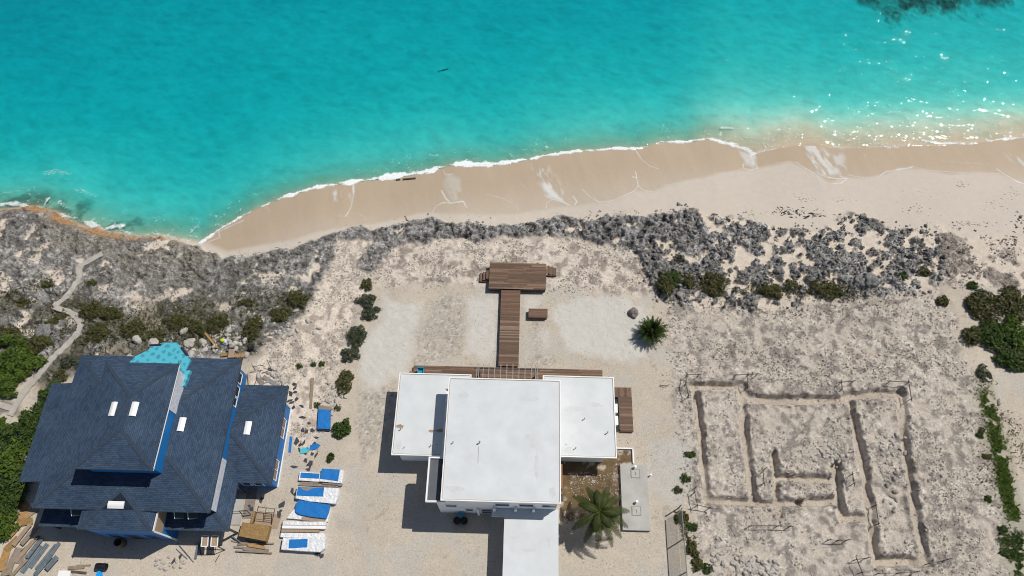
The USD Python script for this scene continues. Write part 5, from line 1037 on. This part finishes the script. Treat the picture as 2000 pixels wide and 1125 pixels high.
# dark seaweed wrack on the beach
WR = []; wr = np.random.RandomState(6)
for cx, cy, sx, sy, n, s in ((1540, 415, 40, 8, 60, 0.22), (1590, 420, 25, 6, 25, 0.28), (1460, 420, 30, 10, 30, 0.15), (1640, 390, 20, 5, 14, 0.12), (1570, 388, 25, 8, 25, 0.10), (1880, 362, 14, 6, 30, 0.10), (1975, 378, 20, 10, 25, 0.10), (1940, 400, 25, 10, 30, 0.10), (1790, 410, 40, 10, 20, 0.16), (1900, 437, 60, 5, 40, 0.13), (1985, 430, 12, 16, 25, 0.24), (1700, 432, 40, 3, 25, 0.12), (1810, 376, 40, 6, 15, 0.08), (1340, 410, 10, 4, 6, 0.2)):
    for k in range(n):
        p = gp(cx + wr.randn() * sx * 0.6, cy + wr.randn() * sy * 0.6); ss = s * (0.4 + wr.rand()); m = rock_proto(int(wr.randint(30)), 0.25, 0); m.apply_scale((ss, ss * 0.5, ss)); m.apply_transform(trimesh.transformations.rotation_matrix(wr.randn() * 0.6, (0, 0, 1))); m.apply_translation(p); WR.append(m)
o = obj('seaweed_wrack', cat(WR), MATS['wrack']); tag(o, 'dark seaweed wrack washed up on the dry beach sand', 'seaweed', kind='stuff')

# ------------------------------------------------------------------ building materials and scrap
def sheet(name, label, cat_, pts, z0, z1, m, part='sheet', extra=(), group=None):
    c = at(*np.mean(pts, 0), z1); t = thing(name, label, cat_, (c[0], c[1], 0), group=group)
    def P(q, a, b): return prism([at(x, y, b)[:2] - c[:2] for x, y in q], a, b)
    obj(part, P(pts, z0, z1), MATS[m], t)
    for nm, q, a, b, mm in extra: obj(nm, P(q, a, b), MATS[mm], t)
    return t
Q = lambda x0, y0, x1, y1, k=0: [(x0, y0), (x1, y0 + k), (x1 - 3, y1 + k), (x0 - 4, y1)]
sheet('board_stack', 'small pack topped with a blue sheet beside the larger blue one', 'stack', [(586, 921), (625, 924), (624, 941), (583, 938)], -0.1, 0.35, 'wrap_plastic', 'wrapped_pack', [('blue_sheet', [(588, 923), (624, 925), (623, 935), (586, 933)], 0.352, 0.37, 'blue_sheet'), ('loose_board', [(590, 941), (622, 942), (621, 945), (588, 944)], 0.0, 0.25, 'lumber')])
sheet('board_stack', 'pack topped with a blue sheet furthest up the row of stacks', 'stack', [(629, 915), (672, 919), (668, 944), (624, 940)], -0.1, 0.42, 'wrap_plastic', 'wrapped_pack', [('blue_sheet', [(629, 915), (664, 917), (660, 940), (625, 935)], 0.422, 0.44, 'blue_sheet'), ('loose_board', [(630, 943), (668, 945), (667, 949), (629, 947)], 0.0, 0.3, 'plywood_grey')])
sheet('board_stack', 'large white wrapped pack with a torn blue cover', 'stack', [(581, 950), (662, 953), (660, 972), (655, 984), (604, 979), (577, 973)], -0.1, 0.55, 'wrap_plastic', 'wrapped_pack', [('blue_sheet', [(582, 951), (633, 952), (631, 970), (579, 968)], 0.552, 0.57, 'blue_sheet'), ('torn_patch', [(585, 951.5), (612, 953), (600, 959), (592, 957)], 0.572, 0.58, 'plywood_grey'), ('loose_board', [(584, 944), (660, 947), (660, 951), (583, 948)], 0.0, 0.3, 'lumber')])
sheet('tarpaulin', 'rounded bright blue tarpaulin over a pack in the row of stacks', 'tarpaulin', [(581, 978), (586, 977), (645, 986), (642, 1000), (637, 1013), (605, 1009), (583, 1004), (577, 999), (577, 988)], 0.3, 0.5, 'blue_sheet', 'cover', [('wrapped_pack', [(578, 990), (646, 992), (640, 1019), (560, 1012)], -0.1, 0.28, 'wrap_plastic'), ('loose_board', [(590, 1009), (636, 1014), (635, 1020), (589, 1016)], 0.285, 0.31, 'plywood')])
for k, (y0, y1, m, lab) in enumerate(((1018, 1025, 'wrap_plastic', 'upper of the long white wrapped bundles below the tarpaulin'), (1026, 1032, 'white_trim', 'second long white bundle below the tarpaulin'), (1033.5, 1039, 'plywood', 'long beige board bundle between white bundles'), (1040.5, 1049, 'wrap_plastic', 'lowest long white bundle above the last pack'))):
    t = sheet('bundle', lab, 'bundle', [(553 - k * 1.5, y0), (637 - k * (7 if k == 2 else 1), y0 + 1), (636 - k * (7 if k == 2 else 1), y1 + 1), (552 - k * 1.5, y1)], -0.1, 0.42 - 0.02 * k, m, 'wrapped_boards')
    a = at(553 - k * 1.5, (y0 + y1) / 2, 0.3); tt = t.GetAttribute('xformOp:translate').Get(); obj('bundle_end', box(a[0] - 0.05 - tt[0], a[0] + 0.02 - tt[0], a[1] - 0.12 - tt[1], a[1] + 0.12 - tt[1], 0, 0.36 - 0.02 * k), MATS['dark_lumber'], t)
sheet('board_stack', 'lowest white wrapped pack with a small blue sheet on top', 'stack', [(553, 1050), (636, 1049), (634, 1071), (625, 1078), (590, 1076), (549, 1073)], -0.1, 0.62, 'wrap_plastic', 'wrapped_pack', [('blue_sheet', [(565, 1053.5), (601, 1052.5), (600, 1069), (564, 1071)], 0.622, 0.64, 'blue_sheet')])
sheet('blue_board', 'upright blue board pack with grey end standing alone by the green bush', 'board', [(622, 799), (645, 801), (644, 838), (620, 837)], -0.1, 0.35, 'blue_sheet', 'board', [('grey_end', [(622, 792), (647, 794), (646, 801), (622, 799)], -0.1, 0.3, 'plywood_grey'), ('board_edge', [(620, 838), (645, 839), (644, 841), (620, 840)], -0.1, 0.25, 'navy_trim')])
sheet('blue_plank', 'narrow blue plank lying beside the blue house wall', 'plank', [(566, 852), (571, 853), (568, 884), (563, 883)], -0.05, 0.04, 'blue_sheet', 'plank')
sheet('grey_plank', 'long weathered plank lying on the rubble track', 'plank', [(607, 738), (613, 738), (609, 797), (604, 797)], -0.05, 0.08, 'lumber', 'plank')
sheet('plywood_sheet', 'brown plywood sheet flat under the scaffold frame', 'plywood', [(505, 997), (551, 1006), (541, 1033), (495, 1027)], -0.05, 0.03, 'plywood', 'sheet')
sheet('chipboard_stack', 'square stack of golden chipboard below the scaffold frame', 'stack', [(473, 1020), (527, 1027), (519, 1057), (466, 1047)], 0.1, 0.75, 'osb', 'boards', [('edge_strip', [(466, 1047.6), (519, 1057.6), (518.5, 1059.5), (465.5, 1049.5)], 0.3, 0.7, 'black_plastic')])
sheet('offcut', 'pointed golden chipboard offcut leaning by the stack', 'offcut', [(496, 997), (499, 1001), (493, 1022), (488, 1021)], -0.05, 0.2, 'osb', 'piece')
for k, (a, b, w, m) in enumerate((((478, 1053), (522, 1060), 6, 'plywood'), ((480, 1058), (515, 1066), 7, 'lumber'), ((452, 1056), (480, 1062), 2.5, 'lumber'), ((457, 1068), (525, 1074), 4, 'plywood_grey'), ((464, 1063), (535, 1061), 2.5, 'lumber'), ((475, 1072), (522, 1078), 5, 'plywood_grey'), ((460, 1076), (531, 1080), 2.5, 'lumber'), ((483, 1064), (518, 1070), 6, 'orange_ply'), ((453, 1047), (468, 1058), 3, 'grey_metal'))):
    sheet('timber_board', ('loose timber board in the heap below the chipboard stack'), 'board', [(a[0], a[1] - w / 2), (b[0], b[1] - w / 2), (b[0], b[1] + w / 2), (a[0], a[1] + w / 2)], -0.02 + 0.03 * k, 0.05 + 0.03 * k, m, 'board', group='loose boards below the chipboard stack')
# scrap wood heap at the left edge
WS = [((18, 985), 30, 22, 'plywood_grey', 20), ((45, 985), 26, 14, 'orange_ply', -35), ((58, 1002), 34, 16, 'plywood', 40), ((38, 1008), 34, 12, 'orange_ply', 15), ((50, 1020), 30, 14, 'osb', 8), ((30, 1035), 30, 12, 'orange_ply', 60), ((45, 1045), 44, 9, 'plywood', 62), ((58, 1048), 34, 9, 'plywood_grey', 60), ((24, 1062), 30, 14, 'osb', 55), ((36, 1085), 26, 24, 'plywood_grey', 80),
      ((8, 1095), 16, 44, 'orange_ply', 5), ((50, 1075), 46, 8, 'plywood', 60), ((16, 1112), 18, 26, 'lumber', 0), ((38, 1110), 40, 6, 'lumber', 58), ((68, 1035), 26, 8, 'plywood', 55), ((30, 1000), 20, 20, 'lumber', 30), ((64, 985), 10, 6, 'white_trim', 10), ((60, 1062), 40, 6, 'dark_lumber', 50)]
WL = ['grey square offcut at the top of the left wood heap', 'orange offcut at the top of the left wood heap beside grey square', 'pale plywood sheet slanting near the roof edge in wood heap', 'orange sheet below the grey square in wood heap', 'golden chipboard piece in the upper middle of wood heap', "orange sheet standing steep at the heap's left side", 'longest pale plywood strip in the wood heap', 'grey plywood strip right of the longest pale strip', 'golden chipboard sheet at the left of the wood heap', 'large grey brown square in the lower wood heap', 'tall orange sheet at the left picture edge', 'long pale strip above the ribbed metal sheets', 'weathered board at the lower left picture corner', 'thin long batten at the bottom of the wood heap', 'short pale strip nearest the porch in wood heap', 'weathered square lying in the upper wood heap', 'tiny white strip at the top right of wood heap', 'dark brown batten between wood heap and metal sheets']
for k, ((cx, cy), l, w, m, ang) in enumerate(WS):
    c = at(cx, cy, 0.1); L, Wd = l / 21, w / 21; z = 0.04 + 0.035 * (k % 8); t = thing('wood_scrap', WL[k], 'scrap wood', (c[0], c[1], z), ang, 'scrap wood heaped at the lower left')
    p = np.array([(-L / 2, -Wd / 2), (L / 2, -Wd / 2 * (0.7 + 0.3 * (k % 2))), (L / 2 * (0.85 + 0.15 * (k % 3 == 0)), Wd / 2), (-L / 2, Wd / 2)]); mm = prism(p, 0, 0.03); mm.apply_transform(trimesh.transformations.rotation_matrix(0.06 * ((k % 5) - 2), (1, 0.3, 0))); obj('piece', mm, MATS[m], t)
for k, (cx, cy, l, w, ang) in enumerate(((62, 1092, 52, 10, 65), (76, 1085, 46, 9, 66), (92, 1088, 50, 9, 62), (102, 1082, 44, 7, 68), (86, 1104, 40, 8, 60), (70, 1070, 40, 8, 64), (104, 1100, 26, 10, 58))):
    c = at(cx, cy, 0.1); L, Wd = l / 21, w / 21; n = 6; prof = [(-Wd / 2 + Wd * i / n, 0.05 * (i % 2)) for i in range(n + 1)]; prof = prof + [(x, y + 0.012) for x, y in prof[::-1]]
    m = trimesh.creation.extrude_polygon(Polygon(prof), L, engine='earcut'); m.apply_transform(np.array([[0, 0, 1, -L / 2], [1, 0, 0, 0], [0, 1, 0, 0], [0, 0, 0, 1.0]]))
    t = thing('metal_sheet', ['leftmost long grey ribbed metal sheet by the wood heap', 'second grey ribbed metal sheet from the wood heap', 'middle grey ribbed metal sheet, longest of the pile', 'grey ribbed metal sheet right of the longest one', 'grey ribbed metal sheet lying lowest in the pile', 'grey ribbed metal sheet reaching under the porch roof', 'short grey ribbed metal sheet at the right of pile'][k], 'metal sheet', (c[0], c[1], 0.05 + 0.05 * k), ang, 'grey metal sheets at the lower left'); obj('sheet', m, MATS['grey_metal'], t)
for cx, cy, l, w, ang, m, lab in ((148, 1108, 30, 6, 5, 'lumber', 'grey timber offcut left of the dark barrel'), (150, 1117, 34, 4, -4, 'dark_lumber', 'dark timber offcut under the grey one'), (162, 1104, 26, 2.5, 3, 'lumber', 'thin lath beside the dark barrel'), (125, 1120, 22, 10, 0, 'white_trim', 'white sheet scrap at the picture bottom'), (384, 1075, 4, 30, 2, 'grey_metal', 'grey metal offcut left of the scaffold trestle'), (530, 745, 46, 8, -30, 'concrete_dark', 'grey concrete beam on rubble above the roof wing'), (508, 742, 22, 10, -55, 'plywood_grey', 'grey sheet leaning in the rubble above the roof wing')):
    c = at(cx, cy, 0.15); L, Wd = l / 21, w / 21; t = thing('offcut', lab, 'offcut', (c[0], c[1], float(gz(c[0], c[1])) + 0.02), ang); obj('piece', cat(box(-L / 2, L / 2, -Wd / 2, Wd / 2, 0, 0.10)), MATS[m], t)
for a, b in (((346, 1060), (372, 1090)), ((350, 1066), (378, 1098)), ((344, 1072), (366, 1092))):
    t = thing('pipe', 'thin grey pipe lying before the porch', 'pipe', group='grey pipes lying before the porch'); A, B = at(*a, 0.06), at(*b, 0.06); obj('tube', bar(A, B, 0.05), MATS['grey_metal'], t)
# barrels
def barrel(px, py, z, m, lab, tilt=0, rim='dark_open', r=0.3, h=0.9):
    p = at(px, py, z); t = thing('barrel', lab, 'barrel', (p[0], p[1], 0)); M = trimesh.transformations.rotation_matrix(math.pi / 2, (0, 1, 0)) if tilt else np.eye(4)
    b = trimesh.creation.revolve(np.array([[0, 0], [r, 0], [r * 1.06, h * 0.33], [r * 1.06, h * 0.36], [r * 1.02, h * 0.5], [r * 1.06, h * 0.64], [r * 1.06, h * 0.67], [r, h], [r * 0.9, h], [r * 0.88, h * 0.7], [0, h * 0.7]]), sections=24)
    c = cyl(r * 0.87, h * 0.7, h * 0.71, n=20)
    for nm, g, mm in (('shell', b, m), ('inside', c, rim)):
        if tilt: g.apply_translation((0, 0, -h / 2)); g.apply_transform(M); g.apply_translation((0, 0, r))
        obj(nm, g, MATS[mm], t, smooth=40)
barrel(234, 1060, 0.6, 'barrel_brown', 'open brown barrel standing in the porch shade', r=0.36, h=1.0); barrel(198, 1107, 0.3, 'black_plastic', 'black barrel lying on its side at the picture bottom', tilt=1)
sheet('blue_tarp_piece', 'bright blue plastic scrap at the picture bottom by the black barrel', 'plastic', [(193, 1112), (197, 1117), (200, 1130), (186, 1130), (188, 1120)], 0.02, 0.25, 'bright_blue', 'crumpled_sheet')
# sack and vest in the rubble
p = gp(493, 682); t = thing('black_sack', 'black plastic sack standing in rubble behind the blue house', 'sack', p); m = rock_proto(3, 1.3, 3); m.apply_scale((0.22, 0.3, 0.45)); m.apply_translation((0, 0, 0.45)); obj('bag', m, MATS['black_plastic'], t, smooth=40); obj('loose_flap', bar((0.15, -0.1, 0.3), (0.4, -0.35, 0.02), 0.12, 0.02), MATS['black_plastic'], t)
p = gp(436, 667); t = thing('safety_vest', 'yellow green safety vest with pale cloth on the rubble', 'vest', p); m = rock_proto(5, 0.5, 3); m.apply_scale((0.26, 0.24, 0.4)); m.apply_translation((0, 0, 0.2)); obj('vest_cloth', m, MATS['hi_vis'], t, smooth=40); m = rock_proto(6, 0.5, 3); m.apply_scale((0.16, 0.30, 0.3)); m.apply_translation((0.3, -0.08, 0.18)); obj('pale_cloth', m, MATS['pale_cloth'], t, smooth=40)
for cx, cy, l, w, ang, m, lab in ((411, 663, 46, 4, -45, 'orange_ply', 'long orange plank slanting over the rubble'), (452, 690, 12, 18, 5, 'plywood', 'beige board rising behind the roof edge'), (466, 694, 24, 8, 0, 'orange_ply', 'orange slatted pallet behind the roof edge'), (436, 691, 14, 7, 8, 'osb', 'brown chipboard piece behind the roof edge'), (475, 742, 9, 20, 5, 'orange_ply', 'orange board standing by the roof corner')):
    c = at(cx, cy, 0.3); t = thing('board', lab, 'board', (c[0], c[1], float(gz(c[0], c[1])) + 0.12), ang); L, Wd = l / 20, w / 20
    if 'pallet' in lab:
        for k in range(6): obj('slat', box(-L / 2 + k * L / 6, -L / 2 + (k + 0.75) * L / 6, -Wd / 2, Wd / 2, 0.08, 0.11), MATS[m], t)
        obj('runner', box(-L / 2, L / 2, -0.05, 0.05, 0, 0.078), MATS[m], t)
    else: obj('piece', box(-L / 2, L / 2, -Wd / 2, Wd / 2, 0, 0.06), MATS[m], t)
# scaffold frames
def frame(pts, rungs, lab, w=0.05, m='scaffold_pipe', name='scaffold_frame'):
    t = thing(name, lab, 'scaffold')
    for a, b in pts: obj('tube', bar(at(*a), at(*b), w), MATS[m], t)
    for a, b in rungs: obj('rung', bar(at(*a), at(*b), w * 0.8), MATS[m], t)
    return t
frame([((505, 988, 1.0), (496, 1022, 0.1)), ((537, 993, 1.0), (530, 1025, 0.1)), ((504, 990, 1.0), (537, 994, 1.0))], [((500, 1014, 0.35), (531, 1017, 0.35)), ((520, 992, 0.95), (516, 1015, 0.35)), ((518, 1001, 0.7), (535, 1001, 0.7)), ((517, 1007, 0.5), (534, 1008, 0.5))], 'brown scaffold frame leaning over the plywood sheet')
frame([((466, 998, 0.05), (482, 997, 1.2)), ((482, 997, 1.2), (490, 1006, 0.05)), ((455, 999, 0.05), (452, 1010, 0.05)), ((452, 1010, 0.05), (489, 1006, 0.05))], [((455, 999, 0.5), (482, 998, 0.5))], 'low scaffold trestle beside the porch corner')
frame([((510, 722, 0.05), (497, 751, 0.05)), ((493, 714, 1.0), (499, 724, 0.05)), ((521, 702, 1.2), (531, 724, 0.05)), ((531, 722, 0.05), (511, 729, 0.05))], [((494, 716, 0.9), (515, 713, 0.9)), ((507, 712, 0.9), (517, 716, 0.5)), ((470, 722, 0.8), (483, 734, 0.05)), ((483, 730, 0.05), (485, 752, 0.05))], 'tangled scaffold poles on rubble above the right roof wing')
t = frame([((389, 1060, 0.05), (392, 1084, 0.05)), ((392, 1084, 0.05), (420, 1083, 0.05)), ((418, 1083, 0.05), (440, 1074, 0.05)), ((440, 1074, 0.05), (425, 1067, 0.05)), ((398, 1072, 0.05), (440, 1074, 0.05)), ((429, 1083, 0.03), (420, 1098, 0.03))], [((396, 1068, 1.5), (394, 1082, 0.05)), ((422, 1066, 1.5), (419, 1082, 0.05))], 'scaffold tower with two pale platforms before the porch')
for x0, x1 in ((394, 407), (412.5, 426)):
    q = [(x0 + 1, 1046), (x1, 1046), (x1 - 1.5, 1067), (x0 - 1, 1067.5)]; obj('platform', px_prism(q, 1.55, 1.6), MATS['plywood'], t)
    P4 = [at(a, b, 1.62) for a, b in q]; obj('platform_frame', cat(*[bar(P4[i], P4[(i + 1) % 4], 0.07) for i in range(4)]), MATS['white_trim'], t)
# roofing scraps and litter
SC = []; sr = random.Random(12)
SPOTS = [(576, 751), (577, 757), (576, 766), (568, 768), (571, 786), (580, 780), (565, 783), (574, 795), (561, 797), (589, 793), (590, 815), (604, 827), (592, 840), (598, 843), (611, 841), (619, 855), (580, 861), (587, 868), (594, 864), (597, 885), (585, 878), (619, 872), (614, 868), (610, 886), (617, 890), (597, 900), (602, 908), (607, 905), (576, 912), (601, 917), (606, 910), (571, 960), (575, 966), (552, 985), (549, 998), (545, 1004), (510, 978), (492, 994), (487, 988), (628, 1085), (622, 1082), (352, 1088), (340, 1095)]
base_scrap = None
for k, (x, y) in enumerate(SPOTS):
    p = gp(x, y)
    if base_scrap is None:
        base_scrap = thing('roofing_scrap', 'torn dark roofing scrap lying between blue house and stacks', 'scrap', (p[0], p[1], p[2] + 0.03), sr.uniform(0, 360), 'dark roofing scraps right of the blue house', 0.9); obj('flake', prism([(-0.25, -0.12), (0.2, -0.18), (0.32, 0.05), (0.02, 0.22), (-0.12, 0.10)], 0, 0.03), MATS['shingle_scrap'], base_scrap)
    else: dup(base_scrap, (p[0], p[1], p[2] + 0.03), sr.uniform(0, 360), scale=(sr.uniform(0.5, 1.4), sr.uniform(0.5, 1.2), 1))
for x, y, m, lab in ((595, 880, 'underlay', 'turquoise underlay scrap among the dark roofing scraps'), (614, 873, 'blue_sheet', 'blue scrap with dark roofing on the sand')):
    p = gp(x, y); t = thing('plastic_scrap', lab, 'scrap', (p[0], p[1], p[2] + 0.05), 25); obj('crumpled_sheet', prism([(-0.5, -0.15), (0.1, -0.3), (0.6, -0.1), (0.35, 0.2), (-0.3, 0.3)], 0, 0.04), MATS[m], t)

# batter boards of the building plot
def batter(stakes, boards, lab, h=0.95):
    t = thing('batter_board', lab, 'batter board')
    S = [gp(*s) for s in stakes]
    for p in S: obj('stake', bar(p + (0, 0, -0.3), p + (0.03, 0.02, h), 0.06), MATS['stake_wood'], t)
    for i, j in boards:
        a, b = S[i] + (0, 0, h - 0.12), S[j] + (0, 0, h - 0.12); e = (b - a) / np.linalg.norm(b - a); obj('board', bar(a - e * 0.25, b + e * 0.25, 0.04, 0.085), MATS['stake_wood'], t)
batter([(1338, 738), (1361, 737), (1336, 754), (1341, 778)], [(0, 1), (0, 2), (2, 3)], 'batter board at the upper left corner of the trenches')
batter([(1432, 738), (1456, 737), (1455, 761), (1474, 736)], [(0, 1), (1, 3), (1, 2)], 'batter board at the step of the top trench')
batter([(1637, 752), (1660, 750), (1638, 765)], [(0, 1), (0, 2)], 'batter board above the right inner trench')
batter([(1731, 750), (1767, 752), (1772, 784)], [(0, 1), (1, 2)], 'batter board at the upper right corner of the trenches')
batter([(1353, 965), (1358, 990), (1382, 995), (1355, 955)], [(0, 1), (1, 2)], 'batter board at the lower left corner of the trenches')
batter([(1485, 925), (1487, 947), (1491, 918)], [(0, 1)], 'batter board standing in the narrow middle block')
batter([(1461, 1030), (1514, 1030), (1538, 1031)], [(0, 1), (1, 2)], 'batter board below the middle trenches')
batter([(1614, 1057), (1632, 1058), (1650, 1057)], [(0, 1), (1, 2)], 'batter board right of centre at the bottom of the plot')
batter([(1658, 930), (1661, 948)], [(0, 1)], 'short batter board on the block left of the right trench')
batter([(1703, 990), (1708, 1026)], [(0, 1)], 'batter board on the left edge of the right block')
batter([(1666, 1095), (1687, 1092), (1676, 1120)], [(0, 1), (0, 2)], 'batter board near the lower right trench corner')
batter([(1806, 1103), (1835, 1097), (1846, 1094)], [(0, 1), (1, 2)], 'batter board at the lower right corner of the trenches')
batter([(1710, 1122), (1750, 1121), (1785, 1118)], [(0, 1), (1, 2)], 'batter board cut by the bottom of the picture')
# driftwood pole on the rocks, branch on the sand
for a, b, w, m, lab, nm in (((1772, 512), (1806, 478), 0.09, 'stake_wood', 'thin driftwood pole slanting over the right rocks', 'driftwood'), ((1288, 753), (1306, 753), 0.06, 'stake_wood', 'small crooked branch on sand left of the plot', 'branch')):
    A, B = gp(*a) + (0, 0, 0.15), gp(*b) + (0, 0, 0.25); t = thing(nm, lab, nm); mid = (A + B) / 2 + (0.1, -0.12, 0.05); obj('wood', cat(bar(A, mid, w), bar(mid, B, w * 0.8)), MATS[m], t)
p = gp(800, 348); t = thing('driftwood', 'dark driftwood log lying in the foam at the waterline', 'driftwood'); obj('wood', cat(bar(gp(787, 351) + (0, 0, 0.1), gp(812, 349) + (0, 0, 0.12), 0.14), bar(gp(774, 352) + (0, 0, 0.08), gp(782, 351) + (0, 0, 0.1), 0.16)), MATS['dark_lumber'], t)
# the long dark fish in the shallows
_c = at(868, 136, SEA - 1.5); _z = float(gz(_c[0], _c[1])) + 0.07; a, b = at(857, 139, _z), at(879, 133, _z); t = thing('fish', 'long dark fish shape swimming under the turquoise water', 'fish', (a + b) / 2, math.degrees(math.atan2(b[1] - a[1], b[0] - a[0])))
m = trimesh.creation.icosphere(subdivisions=3); v = m.vertices.copy(); v[:, 1] *= (0.10 * (1 - 0.5 * np.clip(-v[:, 0], 0, 1))); v[:, 2] *= 0.06; v[:, 0] *= 0.62; obj('fish_body', trimesh.Trimesh(v, m.faces), MATS['concrete_dark'], t, smooth=True); obj('tail_fin', prism([(-0.6, 0), (-0.85, 0.16), (-0.78, 0), (-0.85, -0.16)], -0.015, 0.015), MATS['concrete_dark'], t)
